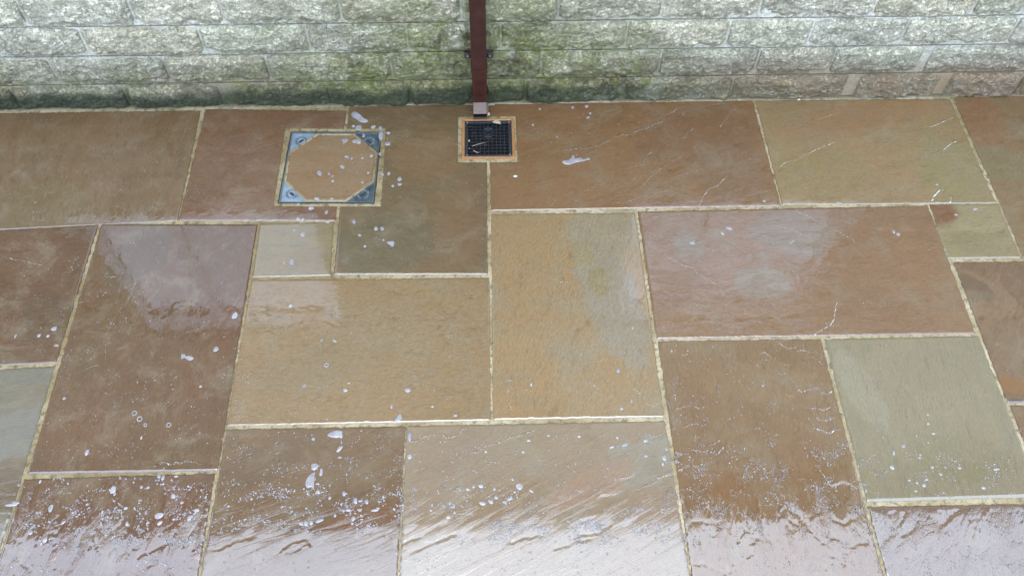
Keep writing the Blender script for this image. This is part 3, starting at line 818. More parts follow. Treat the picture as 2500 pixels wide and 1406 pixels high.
# ------------------------------------------------------------------ stone house wall
WY = 2.872                      # plane of the mortar between the stones
COURSE = [-0.03, 0.131, 0.287, 0.442, 0.597, 0.752, 0.907, 1.062, 1.217, 1.372, 1.527, 1.682, 1.837, 1.992]
BOUNDS = {  # vertical joints of the four courses in view (photograph x at mid height)
    0: (230, [32, 306, 540, 806, 1001, 1282, 1509, 1782, 2057, 2277]),
    1: (165, [126, 406, 655, 956, 1321, 1608, 1843, 2025, 2237, 2500]),
    2: (95, [201, 491, 752, 994, 1223, 1528, 1774, 1974, 2199, 2460]),
    3: (25, [52, 320, 540, 831, 1125, 1363, 1616, 1853, 2132, 2373])}
NOTCH = {(0, 540): 0.05, (0, 1509): 0.03, (0, 2057): 0.045, (0, 2277): 0.04, (0, 306): 0.02, (1, 2237): 0.03}
WIN = [(-2.10, -0.98, 0.85, 1.815), (0.86, 1.92, 0.85, 1.815)]

WM = WY - 0.0100
_v = [(-6, WY + 0.012, -0.1), (6, WY + 0.012, -0.1), (6, WY + 0.012, 0.8), (-6, WY + 0.012, 0.8)]; _f = [(0, 1, 2, 3)]
for _a, _b in zip(COURSE[:5], COURSE[1:6]):          # pointing, struck back to leave a thin open line under each course
    _n = len(_v); _v += [(-6, WM, _a + 0.0062), (6, WM, _a + 0.0062), (6, WM, _b - 0.0022), (-6, WM, _b - 0.0022), (6, WY + 0.011, _b - 0.0022), (-6, WY + 0.011, _b - 0.0022)]
    _f += [(_n, _n + 1, _n + 2, _n + 3), (_n + 3, _n + 2, _n + 4, _n + 5)]
wall = obj('house_wall', _v, _f, None, None, False)
wall_m = wall_material('wall_mortar', mortar=True)
wall.data.materials.append(wall_m)
tag(wall, 'pale rock faced stone house wall stained green behind the brown downpipe', 'wall')
TINTS = [wall_material('wall_stone', t, i) for i, t in enumerate([(1, 1, 1), (1.05, 1.03, 1.0), (0.94, 0.93, 0.92), (1.0, 0.96, 0.90), (0.98, 0.99, 0.95)])]

def stone(x0, x1, z0, z1, seed, fine, lean=0.0, notch=0.0):
    st = 0.005 if fine else 0.03
    nu = max(6, int((x1 - x0) / st)); nv = max(6, int((z1 - z0) / (st * 0.9)))
    u = np.linspace(0, 1, nu + 1); v = np.linspace(0, 1, nv + 1)
    Uu, Vv = np.meshgrid(u, v)
    x = x0 + (x1 - x0) * Uu; z = z0 + (z1 - z0) * Vv
    # ragged lower arris, sloped top, hollow flanks
    n1 = fbm(x * 9, z * 0 + seed * 1.7, seed, 4, 0.6)
    brk = 0.25 + 0.14 * n1
    top = sstep(1.0, 0.80 + 0.07 * fbm(x * 6, z * 0, seed + 3, 2), Vv)
    bk = np.clip(brk, 0.09, 0.5); low = sstep(bk * 0.35, bk, Vv)
    ed = np.minimum(Uu, 1 - Uu) * (x1 - x0)
    edge = sstep(-0.004, 0.020 + 0.012 * perlin(z * 14, x * 3, seed + 9), ed)
    belly = 0.032 + 0.008 * fbm(x * 4, z * 5, seed + 2, 2)
    d = belly * (0.54 + 0.46 * np.minimum(top, 0.45 + 0.55 * top)) * (0.36 + 0.64 * low) * (0.46 + 0.54 * edge)
    # broken planes: facets from a few random tilted planes
    rs = np.random.RandomState(seed)
    fac = np.full(x.shape, 1e9)
    for k in range(7):
        cx, cz = rs.uniform(x0, x1), rs.uniform(z0, z1)
        fac = np.minimum(fac, rs.uniform(-0.001, 0.004) + rs.uniform(-0.09, 0.09) * (x - cx) + rs.uniform(-0.10, 0.10) * (z - cz) + 0.006)
    d += (np.clip(fac, -0.007, 0.006) - 0.002) * edge * low
    if fine:
        d += (0.35 + 0.65 * edge) * np.clip(Vv * 8, 0.3, 1) * (0.0062 * fbm(x * 20, z * 24, seed + 5, 5, 0.66) + 0.0034 * np.abs(fbm(x * 45, z * 55, seed + 6, 3, 0.6)))
    if notch:
        d *= 1 - 0.8 * sstep(notch + 0.004, notch - 0.004, (x - x0))
    xx = x + lean * (Vv - 0.5) * 0
    y = WY + 0.001 - np.maximum(d, 0.0005)
    idx = np.arange((nu + 1) * (nv + 1)).reshape(nv + 1, nu + 1)
    F = np.stack([idx[:-1, :-1], idx[:-1, 1:], idx[1:, 1:], idx[1:, :-1]], -1).reshape(-1, 4)
    V = np.stack([xx, y, z], -1).reshape(-1, 3)
    ring = list(idx[0, :]) + list(idx[1:, -1]) + list(idx[-1, -2::-1]) + list(idx[-2:0:-1, 0])
    lowv = V[ring].copy(); lowv[:, 1] = WY + 0.01
    n0, m = len(V), len(ring)
    SF = np.array([[ring[i], n0 + i, n0 + (i + 1) % m, ring[(i + 1) % m]] for i in range(m)])
    return np.vstack([V, lowv]), np.vstack([F, SF])

sd0 = 11
for ci in range(len(COURSE) - 1):
    z0, z1 = COURSE[ci] + (0.0025 if ci else 0), COURSE[ci + 1] - 0.0025
    fine = ci <= 4
    if ci in BOUNDS:
        py, xs = BOUNDS[ci]
        b = [(WL(p, py)[0], NOTCH.get((ci, p), 0)) for p in xs]
    else:
        b = []; xx = -2.6 + (ci % 3) * 0.17
        while xx < 2.8: b.append((xx, 0)); xx += random.uniform(0.36, 0.50)
    while b[0][0] > -3.2: b.insert(0, (b[0][0] - random.uniform(0.36, 0.5), 0))
    while b[-1][0] < 3.5: b.append((b[-1][0] + random.uniform(0.36, 0.5), 0))
    for (xa, na), (xb, nb_) in zip(b[:-1], b[1:]):
        spans = [(xa + 0.006, xb - 0.006)]
        if z1 > 0.82 and z0 < 1.86:
            for (wx0, wx1, wz0, wz1) in WIN:
                new = []
                for (p, q) in spans:
                    if q <= wx0 - 0.06 or p >= wx1 + 0.06: new.append((p, q))
                    else:
                        if p < wx0 - 0.10: new.append((p, wx0 - 0.06))
                        if q > wx1 + 0.10: new.append((wx1 + 0.06, q))
                spans = new
        for (p, q) in spans:
            sd0 += 1
            vis = fine and q > -2.6 and p < 2.9
            V, F = stone(p, q, z0, z1, sd0, vis, notch=na)
            obj('stone', V, F, TINTS[sd0 % 5], wall)

up = MB()
up.box(-6, 6, WY - 0.02, WY + 0.3, 1.996, 4.72)
up.box(-6, -3.75, WY - 0.018, WY + 0.3, -0.08, 1.994); up.box(4.05, 6, WY - 0.018, WY + 0.3, -0.08, 1.994)
up.box(-3.75, WIN[0][0] - 0.055, WY + 0.004, WY + 0.3, 0.802, 1.994)
up.box(WIN[0][1] + 0.055, WIN[1][0] - 0.055, WY + 0.004, WY + 0.3, 0.802, 1.994)
up.box(WIN[1][1] + 0.055, 4.05, WY + 0.004, WY + 0.3, 0.802, 1.994)
up.build('upper_wall', TINTS[0], wall)
for (x0, x1, z0, z1) in WIN:
    fr = MB(); y0, y1 = WY + 0.02, WY + 0.09
    fr.box(x0 - 0.055, x0, y0, y1, z0 - 0.05, z1 + 0.17); fr.box(x1, x1 + 0.055, y0, y1, z0 - 0.05, z1 + 0.17)
    fr.box(x0, x1, y0, y1, z0 - 0.05, z0); fr.box(x0, x1, y0, y1, z1, z1 + 0.17)
    xm = x0 + (x1 - x0) * 0.36
    fr.box(xm - 0.035, xm + 0.035, y0, y1, z0, z1)
    wf = fr.build('window', WHITE, wall)
    for (a, b_) in ((x0, xm - 0.036), (xm + 0.036, x1)):
        pn = MB(); pn.box(a, b_, WY + 0.045, WY + 0.065, z0, z1); pn.build('pane', PANE, wf)
    sl = MB(); sl.box(x0 - 0.09, x1 + 0.09, WY - 0.045, WY + 0.1, z0 - 0.11, z0 - 0.052); sl.build('sill', WHITE, wf)
# eaves above: soffit, fascia, gutter, roof slope
EZ = 4.72
rf = MB()
rf.add([(-6, WY - 0.33, EZ + 0.17), (6, WY - 0.33, EZ + 0.17), (6, WY + 3.5, EZ + 2.6), (-6, WY + 3.5, EZ + 2.6), (-6, WY - 0.33, EZ + 0.12), (6, WY - 0.33, EZ + 0.12), (6, WY + 3.5, EZ + 2.55), (-6, WY + 3.5, EZ + 2.55)],
       [(0, 1, 2, 3), (7, 6, 5, 4), (0, 4, 5, 1), (1, 5, 6, 2), (3, 2, 6, 7), (0, 3, 7, 4)])
roof = rf.build('roof', TILES, wall)
sf = MB(); sf.box(-6, 6, WY - 0.27, WY + 0.02, EZ + 0.002, EZ + 0.02); sf.box(-6, 6, WY - 0.29, WY - 0.272, EZ - 0.02, EZ + 0.11); sf.build('soffit', SOFFIT, roof)
gt = MB(); gt.box(-6, 6, WY - 0.40, WY - 0.292, EZ - 0.01, EZ + 0.07); gt.build('gutter', BROWN, roof)

# ------------------------------------------------------------------ downpipe
PX = float(WL(1168, 110, 2.80)[0])
PF = 2.772                     # front face
PBK = 2.838
def pz(py, y=PF): return float(WL(1168, py, y)[2])
pipe = empty('downpipe', (PX, (PF + PBK) / 2, 0), 'square brown plastic downpipe on the stone wall above the drain', 'pipe')
def pipe_section(mb, z0, z1, grow=0.0, r=0.010):
    hw = 0.0325 + grow; y0 = -(PBK - PF) / 2 - grow; y1 = (PBK - PF) / 2 + grow * 0.5
    pts = []
    for cx, cy, a0 in ((hw - r, y0 + r, -90), (hw - r, y1 - r, 0), (-hw + r, y1 - r, 90), (-hw + r, y0 + r, 180)):
        for k in range(4):
            a = math.radians(a0 + 30 * k); pts.append((cx + r * math.cos(a), cy + r * math.sin(a)))
    mb.prism(pts, z0, z1, 0.0)
zc1, zc0, zs1 = pz(171), pz(181), pz(233)
m = MB(); pipe_section(m, zs1 - 0.02, zc0 + 0.004, -0.001); m.build('pipe', BROWN, pipe)
m = MB(); pipe_section(m, zc0 + 0.004, 4.7, 0.0); m.build('upper_pipe', BROWN, pipe)
m = MB(); pipe_section(m, zc0, zc1, 0.0028); m.build('collar', BROWN, pipe)
m = MB(); pipe_section(m, 0.072, zs1, 0.0025); shoe = m.build('shoe', BROWN, pipe)
# kicked-out spout: a tube of four walls ending in an open mouth
yb = -(PBK - PF) / 2; hw = 0.030
sy1, sz1, sy0, sz0 = yb - 0.001, 0.082, yb - 0.050, 0.060
t = 0.003
sp = MB()
def side(x0, x1):
    sp.add([(x0, yb + 0.05, 0.030), (x0, sy0, 0.026), (x0, sy0, sz0), (x0, sy1, sz1), (x0, yb + 0.05, sz1), (x1, yb + 0.05, 0.030), (x1, sy0, 0.026), (x1, sy0, sz0), (x1, sy1, sz1), (x1, yb + 0.05, sz1)],
           [(0, 1, 2, 3, 4), (9, 8, 7, 6, 5), (0, 5, 6, 1), (1, 6, 7, 2), (2, 7, 8, 3), (3, 8, 9, 4), (4, 9, 5, 0)])
for xs_ in ((-hw, -hw + t), (hw - t, hw)):
    sp = MB(); side(*xs_); sp.build('spout_side', BROWN, shoe)
tp = MB(); tp.add([(-hw + t, sy0, sz0), (hw - t, sy0, sz0), (hw - t, sy1 + 0.004, sz1 + 0.001), (-hw + t, sy1 + 0.004, sz1 + 0.001), (-hw + t, sy0, sz0 - t), (hw - t, sy0, sz0 - t), (hw - t, sy1 + 0.004, sz1 - t), (-hw + t, sy1 + 0.004, sz1 - t)],
                  [(0, 1, 2, 3), (7, 6, 5, 4), (0, 4, 5, 1), (1, 5, 6, 2), (2, 6, 7, 3), (3, 7, 4, 0)])
tp.build('spout_top', BROWN_WET, shoe)
bt = MB(); bt.box(-hw + t, hw - t, sy0 + 0.012, yb + 0.05, 0.028, 0.031); bt.build('spout_floor', PIT, shoe)
bk = MB(); bk.box(-hw + t, hw - t, yb + 0.035, yb + 0.045, 0.031, 0.075); bk.build('spout_back', PIT, shoe)
# wall clip with two screwed lugs
zc = float(WL(1168, 133, 2.845)[2])
m = MB(); m.box(-0.062, 0.062, (PBK - PF) / 2 + 0.001, (PBK - PF) / 2 + 0.014, zc - 0.016, zc + 0.014, 0.002)
clip = m.build('pipe_clip', simple('dark_brown_clip', (0.03, 0.018, 0.014), 0.5, coat=0.3), pipe)
for sx in (-1, 1):
    lg = MB(); lg.box(sx * 0.046 - 0.010, sx * 0.046 + 0.010, (PBK - PF) / 2 - 0.006, (PBK - PF) / 2 + 0.0005, zc - 0.012, zc + 0.012, 0.002); lug = lg.build('lug', clip.data.materials[0], clip)
    v, f = [], []
    n = 12
    for (r, yy) in ((0.0050, -0.0062), (0.0050, -0.0085), (0.0036, -0.0098), (0.0016, -0.0092)):
        for k in range(n):
            a = 2 * math.pi * k / n; v.append((sx * 0.046 + r * math.cos(a), (PBK - PF) / 2 + yy, zc + r * math.sin(a)))
    for rr in range(3):
        for k in range(n): f.append((rr * n + k, rr * n + (k + 1) % n, (rr + 1) * n + (k + 1) % n, (rr + 1) * n + k))
    f.append(tuple(3 * n + k for k in range(n)))
    obj('screw', v, f, SCREW, clip)

# ------------------------------------------------------------------ drain with black grate
(c, w, h, r) = DRAIN
drain = empty('gully_drain', (c[0], c[1], 0), 'square black grate in an orange frame set in the paving below the downpipe', 'drain', r)
def rrect(w, h, r, n=4):
    pts = []
    for cx, cy, a0 in ((w/2 - r, h/2 - r, 0), (-w/2 + r, h/2 - r, 90), (-w/2 + r, -h/2 + r, 180), (w/2 - r, -h/2 + r, 270)):
        for k in range(n + 1):
            a = math.radians(a0 + 90.0 * k / n); pts.append((cx + r * math.cos(a), cy + r * math.sin(a)))
    return pts
def ring_mesh(outer, inner, prof):
    """sweep a profile [(t, z)] between the outer (t=0) and inner (t=1) outlines"""
    n = len(outer); v, f = [], []
    for (t_, z_) in prof:
        for (o, i) in zip(outer, inner): v.append((o[0] * (1 - t_) + i[0] * t_, o[1] * (1 - t_) + i[1] * t_, z_))
    for k in range(len(prof) - 1):
        for a in range(n):
            b_ = (a + 1) % n; f.append((k * n + a, k * n + b_, (k + 1) * n + b_, (k + 1) * n + a))
    return v, f
bw = 0.0125
v, f = ring_mesh(rrect(w, h, 0.007), rrect(w - 2*bw, h - 2*bw, 0.004), [(0, -0.02), (0, 0.0015), (0.12, 0.004), (0.85, 0.004), (1, 0.002), (1, -0.05)])
obj('frame', v, f, ORANGE, drain, False)
gw, gh = w - 2*bw - 0.003, h - 2*bw - 0.003
v, f = ring_mesh(rrect(gw, gh, 0.004), rrect(gw - 0.026, gh - 0.022, 0.003), [(0, -0.02), (0, -0.001), (0.05, 0.0005), (0.85, 0.0005), (0.92, -0.002), (1, -0.002), (1, -0.016)])
grate = obj('grate', v, f, BLACK, drain, False)
iw, ih = gw - 0.026, gh - 0.022
bars = []
NB = 10
for k in range(1, NB):
    m = MB(); x = -iw/2 + iw * k / NB; m.box(x - 0.0013, x + 0.0013, -ih/2 - 0.002, ih/2 + 0.002, -0.016, -0.0022, 0.0004); m.build('bar', BLACK, grate)
    m = MB(); y = -ih/2 + ih * k / NB; m.box(-iw/2 - 0.002, iw/2 + 0.002, y - 0.0013, y + 0.0013, -0.0155, -0.0026, 0.0004); m.build('bar', BLACK, grate)
for rr in (0.014, 0.027):
    n = 40; v, f = [], []
    for (ra, zz) in ((rr - 0.0006, -0.014), (rr - 0.0006, -0.0065), (rr + 0.0006, -0.0065), (rr + 0.0006, -0.014)):
        for k in range(n):
            a = 2 * math.pi * k / n; v.append((ra * math.cos(a), ih * 0.22 + ra * math.sin(a), zz))
    for q in range(3):
        for k in range(n): f.append((q*n + k, q*n + (k+1) % n, (q+1)*n + (k+1) % n, (q+1)*n + k))
    obj('ring', v, f, BLACK, grate)
for sx in (-1, 1):
    for sy in (-1, 1):
        v, f = [], []; n = 12
        cx, cy = sx * (gw/2 - 0.0085), sy * (gh/2 - 0.0075)
        for (ra, zz) in ((0.0042, 0.0005), (0.0040, 0.002), (0.0028, 0.0028), (0.001, 0.002)):
            for k in range(n):
                a = 2*math.pi*k/n; v.append((cx + ra*math.cos(a), cy + ra*math.sin(a), zz))
        for q in range(3):
            for k in range(n): f.append((q*n + k, q*n + (k+1) % n, (q+1)*n + (k+1) % n, (q+1)*n + k))
        f.append(tuple(3*n + k for k in range(n)))
        obj('screw', v, f, SCREW, grate)
m = MB(); b = 0.004
hw_, hh_ = w/2 - bw, h/2 - bw
for (x0, x1, y0, y1) in ((-hw_ - b, -hw_, -hh_, hh_), (hw_, hw_ + b, -hh_, hh_), (-hw_, hw_, -hh_ - b, -hh_), (-hw_, hw_, hh_, hh_ + b)): m.box(x0, x1, y0, y1, -0.085, -0.022)
m.box(-hw_, hw_, -hh_, hh_, -0.088, -0.084)
sump = m.build('sump', PIT, drain)
v, f = [], []; n = 32
for (ra, zz) in ((0.026, -0.083), (0.026, -0.045), (0.021, -0.045), (0.021, -0.083)):
    for k in range(n):
        a = 2*math.pi*k/n; v.append((ra*math.cos(a), ih*0.25 + ra*math.sin(a), zz))
for q in range(3):
    for k in range(n): f.append((q*n + k, q*n + (k+1) % n, (q+1)*n + (k+1) % n, (q+1)*n + k))
obj('inlet_pipe', v, f, PIT_RED, sump)

# ------------------------------------------------------------------ recessed inspection cover
(c, w, h, r) = COVER
cover = empty('inspection_cover', (c[0], c[1], 0), 'square recessed metal inspection cover with an octagonal sandstone inset', 'cover', r)
hw, hh = w / 2, h / 2
v, f = ring_mesh([(hw, hh), (-hw, hh), (-hw, -hh), (hw, -hh)], [(hw - 0.002, hh - 0.002), (-hw + 0.002, hh - 0.002), (-hw + 0.002, -hh + 0.002), (hw - 0.002, -hh + 0.002)], [(0, -0.03), (0, 0.0), (1, 0.0), (1, -0.03)])
obj('outer_frame', v, f, SLOT, cover, False)
e0 = 0.0038
bxo = MB()
for (x0, x1, y0, y1) in ((-hw + e0, -hw + e0 + 0.004, -hh + e0, hh - e0), (hw - e0 - 0.003, hw - e0, -hh + e0, hh - e0), (-hw + e0 + 0.004, hw - e0 - 0.003, -hh + e0, -hh + e0 + 0.003), (-hw + e0 + 0.004, hw - e0 - 0.003, hh - e0 - 0.004, hh - e0)):
    bxo.box(x0, x1, y0, y1, -0.03, -0.0004)
bxo.build('tray_rim', ZINC_EDGE, cover)
fl = MB(); fl.box(-hw + 0.0025, hw - 0.0025, -hh + 0.0025, hh - 0.0025, -0.034, -0.030); fl.build('tray_floor', SLOT, cover)
iw, ih = hw - e0 - 0.0045, hh - e0 - 0.0045
cu = 0.575                      # corner cut along each side, in half widths
def octo(a, b_, cut): return [(a, b_*(1-cut)), (a*(1-cut), b_), (-a*(1-cut), b_), (-a, b_*(1-cut)), (-a, -b_*(1-cut)), (-a*(1-cut), -b_), (a*(1-cut), -b_), (a, -b_*(1-cut))]
mo = octo(iw, ih, cu)
mi = octo(iw - 0.0105, ih - 0.0105, cu * 0.985)
# mortar ring, finely divided so it can be rough
def densify(poly, n=26):
    out = []
    for i in range(len(poly)):
        a, b_ = np.array(poly[i]), np.array(poly[(i+1) % len(poly)])
        for k in range(n): out.append(tuple(a + (b_ - a) * k / n))
    return out
dmo, dmi = densify(mo), densify(mi)
v, f = ring_mesh(dmo, dmi, [(0, -0.02), (0.0, -0.001), (0.2, 0.0), (0.4, 0.0002), (0.6, 0.0002), (0.8, 0.0), (1, -0.001), (1.0, -0.02)])
v = np.array(v); nz = fbm(v[:, 0]*90, v[:, 1]*90, 4, 3, 0.7); nx = fbm(v[:, 0]*60, v[:, 1]*60, 14, 3)
top = v[:, 2] > -0.01; v[top, 2] += 0.0007 * nz[top]; v[top, 0] += 0.0010 * nx[top]; v[top, 1] += 0.0010 * nz[top]
obj('mortar_ring', v, f, MORTAR, cover)
INSET = slab_material('sandstone_inset', (180,148,114), (174,142,108), (182,150,116), math.radians(5), 4, 0.5, 77)
m = MB(); m.prism(mi, -0.028, -0.0006, 0.002); m.build('inset_slab', INSET, cover)

def letter_mesh(ch, size):
    cu_ = bpy.data.curves.new('letter', 'FONT'); cu_.body = ch; cu_.size = size; cu_.extrude = 0.0009; cu_.align_x = 'CENTER'; cu_.align_y = 'CENTER'
    cu_.resolution_u = 2
    ob = bpy.data.objects.new('letter', cu_); COL.objects.link(ob)
    dg = bpy.context.evaluated_depsgraph_get(); ev = ob.evaluated_get(dg); me = ev.to_mesh()
    V = [tuple(p.co) for p in me.vertices]; Fc = [tuple(p.vertices) for p in me.polygons]
    ev.to_mesh_clear(); bpy.data.objects.remove(ob); bpy.data.curves.remove(cu_)
    return V, Fc
TXT = 'ROUSPAKEN·ZKA·NO'
LET = {ch: letter_mesh(ch, 0.0125) for ch in set(TXT)}
for sx in (-1, 1):
    for sy in (-1, 1):
        mat = ZINC_SKY_TONE if sx < 0 else ZINC_WALL_TONE
        pts = [(sx*iw, sy*ih), (sx*(iw*(1-cu) - 0.002), sy*ih), (sx*iw, sy*(ih*(1-cu) - 0.002))]
        if sx * sy < 0: pts = pts[::-1]
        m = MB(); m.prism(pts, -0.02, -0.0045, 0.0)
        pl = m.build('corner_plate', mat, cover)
        pl['label'] = 'pale galvanised corner plate, sky reflection in its colour' if sx < 0 else 'dark galvanised corner plate, wall reflection in its colour'
        cx, cy = sx * iw * 0.775, sy * ih * 0.775
        # key slot: a stadium laid along the diagonal, its dark hole a flat near-black fill inside a raised lip
        a = math.atan2(-sx * sy, 1.0)
        ca, sa = math.cos(a), math.sin(a)
        def stad(L, R):
            o_ = []
            for k in range(9): t_ = -math.pi/2 + math.pi*k/8; o_.append((L + R*math.cos(t_), R*math.sin(t_)))
            for k in range(9): t_ = math.pi/2 + math.pi*k/8; o_.append((-L + R*math.cos(t_), R*math.sin(t_)))
            return [(cx + p[0]*ca - p[1]*sa, cy + p[0]*sa + p[1]*ca) for p in o_]
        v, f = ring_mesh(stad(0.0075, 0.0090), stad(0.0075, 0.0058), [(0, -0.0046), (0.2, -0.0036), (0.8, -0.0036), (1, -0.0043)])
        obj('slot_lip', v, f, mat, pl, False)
        m = MB(); m.prism(stad(0.0075, 0.0058), -0.0046, -0.0042); m.build('key_slot', SLOT, pl)
        lv, lf = [], []
        for k, ch in enumerate(TXT):
            th = math.radians(200) - 2*math.pi*k/len(TXT)
            V, Fc = LET[ch]; n0 = len(lv)
            rot = th - math.pi/2
            for p in V:
                lv.append((cx + 0.0215*math.cos(th) + p[0]*math.cos(rot) - p[1]*math.sin(rot), cy + 0.0215*math.sin(th) + p[0]*math.sin(rot) + p[1]*math.cos(rot), -0.0042 + p[2]))
            lf += [tuple(i + n0 for i in q) for q in Fc]
        obj('embossed_lettering', lv, lf, LETTER_DARK if sx < 0 else LETTER_PALE, pl, False)

# ------------------------------------------------------------------ water: beads, droplets, splashes
class Drops:
    def __init__(s): s.v = []; s.f = []; s.n = 0
    def bead(s, P, width, rs):
        """a thread of water lying along a riven edge"""
        P = np.asarray(P); seg = np.linalg.norm(np.diff(P, axis=0), axis=1); L = np.concatenate([[0], np.cumsum(seg)])
        n = max(4, int(L[-1] / 0.003)); t = np.linspace(0, L[-1], n)
        x = np.interp(t, L, P[:, 0]); y = np.interp(t, L, P[:, 1])
        sd_ = int(rs.randint(1, 9999))
        nx, ny = np.gradient(y), -np.gradient(x); nn = np.hypot(nx, ny) + 1e-9; nx /= nn; ny /= nn
        wob = 0.0016 * fbm(t * 45, t * 0, sd_, 3, 0.6)
        x = x + nx * wob; y = y + ny * wob
        w_ = width * np.clip(0.75 + 0.8 * fbm(t * 55, t * 0 + 2, sd_ + 3, 3, 0.6), 0.04, 1.8) * np.clip(np.minimum(t, L[-1] - t) / 0.012, 0.12, 1) / 1000
        z = surface_z(x, y)
        prof = [(-1, -0.0004, 0), (-0.72, 0, 0.55), (-0.2, 0, 0.95), (0.3, 0, 0.9), (0.75, 0, 0.5), (1, -0.0004, 0)]
        k = len(prof)
        V = np.zeros((n, k, 3))
        for j, (o, dz, hh_) in enumerate(prof):
            V[:, j, 0] = x + nx * w_ * o; V[:, j, 1] = y + ny * w_ * o; V[:, j, 2] = z + dz + hh_ * w_ * 0.36
        i = np.arange(n * k).reshape(n, k)
        F = np.stack([i[:-1, :-1], i[1:, :-1], i[1:, 1:], i[:-1, 1:]], -1).reshape(-1, 4) + s.n
        s.v.append(V.reshape(-1, 3)); s.f.append(F); s.n += n * k
    def blobs(s, x, y, rx, ry, rot, hgt, rs, n=12, flat=0.0, lump=0.12):
        """many domes at once; hgt = height, flat = how flat the top is"""
        x, y, rx, ry, rot, hgt = [np.asarray(a, float) for a in (x, y, rx, ry, rot, hgt)]
        m = len(x); z = surface_z(x, y)
        a = np.linspace(0, 2*np.pi, n, endpoint=False)
        ph = rs.uniform(0, 6.28, (m, 1)); ph2 = rs.uniform(0, 6.28, (m, 1))
        rad = 1 + lump * np.sin(2*a + ph) + lump * 0.7 * np.sin(3*a + ph2)
        rings = [(1.0, -0.12), (0.93, 0.38 + 0.2*flat), (0.74, 0.72 + 0.16*flat), (0.42, 0.93 + 0.05*flat)]
        k = len(rings); V = np.zeros((m, k*n + 1, 3))
        cr, sr = np.cos(rot)[:, None], np.sin(rot)[:, None]
        for j, (q, hz) in enumerate(rings):
            lx = rad*q*np.cos(a)*rx[:, None]; ly = rad*q*np.sin(a)*ry[:, None]
            V[:, j*n:(j+1)*n, 0] = x[:, None] + lx*cr - ly*sr; V[:, j*n:(j+1)*n, 1] = y[:, None] + lx*sr + ly*cr
            V[:, j*n:(j+1)*n, 2] = z[:, None] + hz*hgt[:, None]
        V[:, -1] = np.stack([x, y, z + hgt], -1)
        q = []
        for j in range(k - 1):
            for i in range(n): q.append((j*n + i, j*n + (i+1) % n, (j+1)*n + (i+1) % n, (j+1)*n + i))
        for i in range(0, n, 2): q.append(((k-1)*n + i, (k-1)*n + (i+1) % n, (k-1)*n + (i+2) % n, k*n))
        q = np.array(q)
        F = (q[None] + (np.arange(m) * (k*n + 1))[:, None, None]).reshape(-1, 4) + s.n
        s.v.append(V.reshape(-1, 3)); s.f.append(F); s.n += m*(k*n + 1)
    def build(s, name, mat, parent=None):
        return obj(name, np.vstack(s.v), np.vstack(s.f), mat, parent)

rs = np.random.RandomState(5)
beads = Drops()
for P, st, bwid in RIDGES:
    if bwid > 0: beads.bead(P, bwid, rs)
BOTTOM = [
    (500, 1290, 980, 1400, 90, 1, 4.0), (980, 1300, 1690, 1406, 150, 1, 3.6), (1690, 1230, 2140, 1330, 420, 1, 4.0), (1690, 1320, 2150, 1406, 120, 1, 3.6), (2130, 1240, 2500, 1406, 380, 1, 3.4)]
o = beads.build('water_threads', WATER); o['kind'] = 'stuff'; o['label'] = 'thin threads of water lying along the riven slab edges'

# scattered droplets, by the photograph's own density: (x0, y0, x1, y1, count, r min mm, r max mm)
def scatter(dr, boxes, flat, lump, asp=0.35, dens=1.0):
    X, Y, RX, RY, RT = [], [], [], [], []
    for (x0, y0, x1, y1, n, r0, r1) in boxes:
        n = int(n * dens); r0 = max(r0, 0.9)
        px = rs.uniform(x0, x1, n*3); py = rs.uniform(y0, y1, n*3)
        cl = fbm(px/60.0, py/45.0, 3, 3) + rs.uniform(-0.35, 0.35, n*3)
        px, py = px[np.argsort(-cl)[:n]], py[np.argsort(-cl)[:n]]
        for a, b_ in zip(px, py):
            g = G(a, b_); X.append(g[0]); Y.append(g[1])
            rr = (r0 + (r1 - r0) * rs.rand()**2.6) / 1000
            RX.append(rr); RY.append(rr * (1 - asp * rs.rand())); RT.append(rs.uniform(0, math.pi))
    X, Y, RX, RY, RT = map(np.array, (X, Y, RX, RY, RT))
    dr.blobs(X, Y, RX, RY, RT, (RX + RY)/2 * (0.70 - 0.3*flat), rs, 10, flat, lump)

clear = Drops()
scatter(clear, [
    (0, 270, 500, 540, 130, .6, 2.6), (440, 300, 850, 540, 90, .6, 2.4), (850, 260, 1190, 670, 110, .6, 2.6), (1270, 260, 1900, 500, 130, .6, 2.6),
    (1850, 250, 2500, 500, 70, .6, 2.2), (0, 560, 230, 880, 110, .7, 2.6), (100, 560, 620, 1150, 420, .7, 3.0), (620, 550, 810, 670, 30, .7, 2.6),
    (580, 690, 1190, 1030, 260, .7, 2.6), (560, 900, 900, 1030, 160, .6, 1.8), (1210, 530, 1620, 1020, 180, .7, 2.4), (1560, 520, 2380, 815, 220, .7, 2.4), (2300, 500, 2500, 980, 50, .7, 2.2),
    (1610, 840, 2080, 1240, 700, .6, 3.0), (1620, 1080, 2110, 1260, 700, .7, 3.6), (2040, 1100, 2480, 1215, 320, .7, 3.4), (2090, 900, 2450, 1100, 40, .7, 2.2),
    (60, 1165, 520, 1330, 420, .8, 5.0), (20, 1250, 500, 1400, 320, 1.0, 5.5), (540, 1060, 985, 1220, 330, .7, 3.2), (510, 1180, 985, 1300, 520, .8, 4.4),
    (990, 1050, 1640, 1260, 420, .7, 3.4), (1000, 1190, 1330, 1260, 120, 1, 4.6), (1120, 1270, 1480, 1330, 260, 1.2, 5.0), (1400, 1240, 1680, 1330, 200, 1.2, 4.6)],
    0.1, 0.12, 0.35, 1.8)
lens = Drops()
scatter(lens, BOTTOM, 0.2, 0.14, 0.5, 2.0)
o = lens.build('rain_drops', WATER); o['kind'] = 'stuff'; o['label'] = 'clear drops standing in the sheet of water at the near edge'
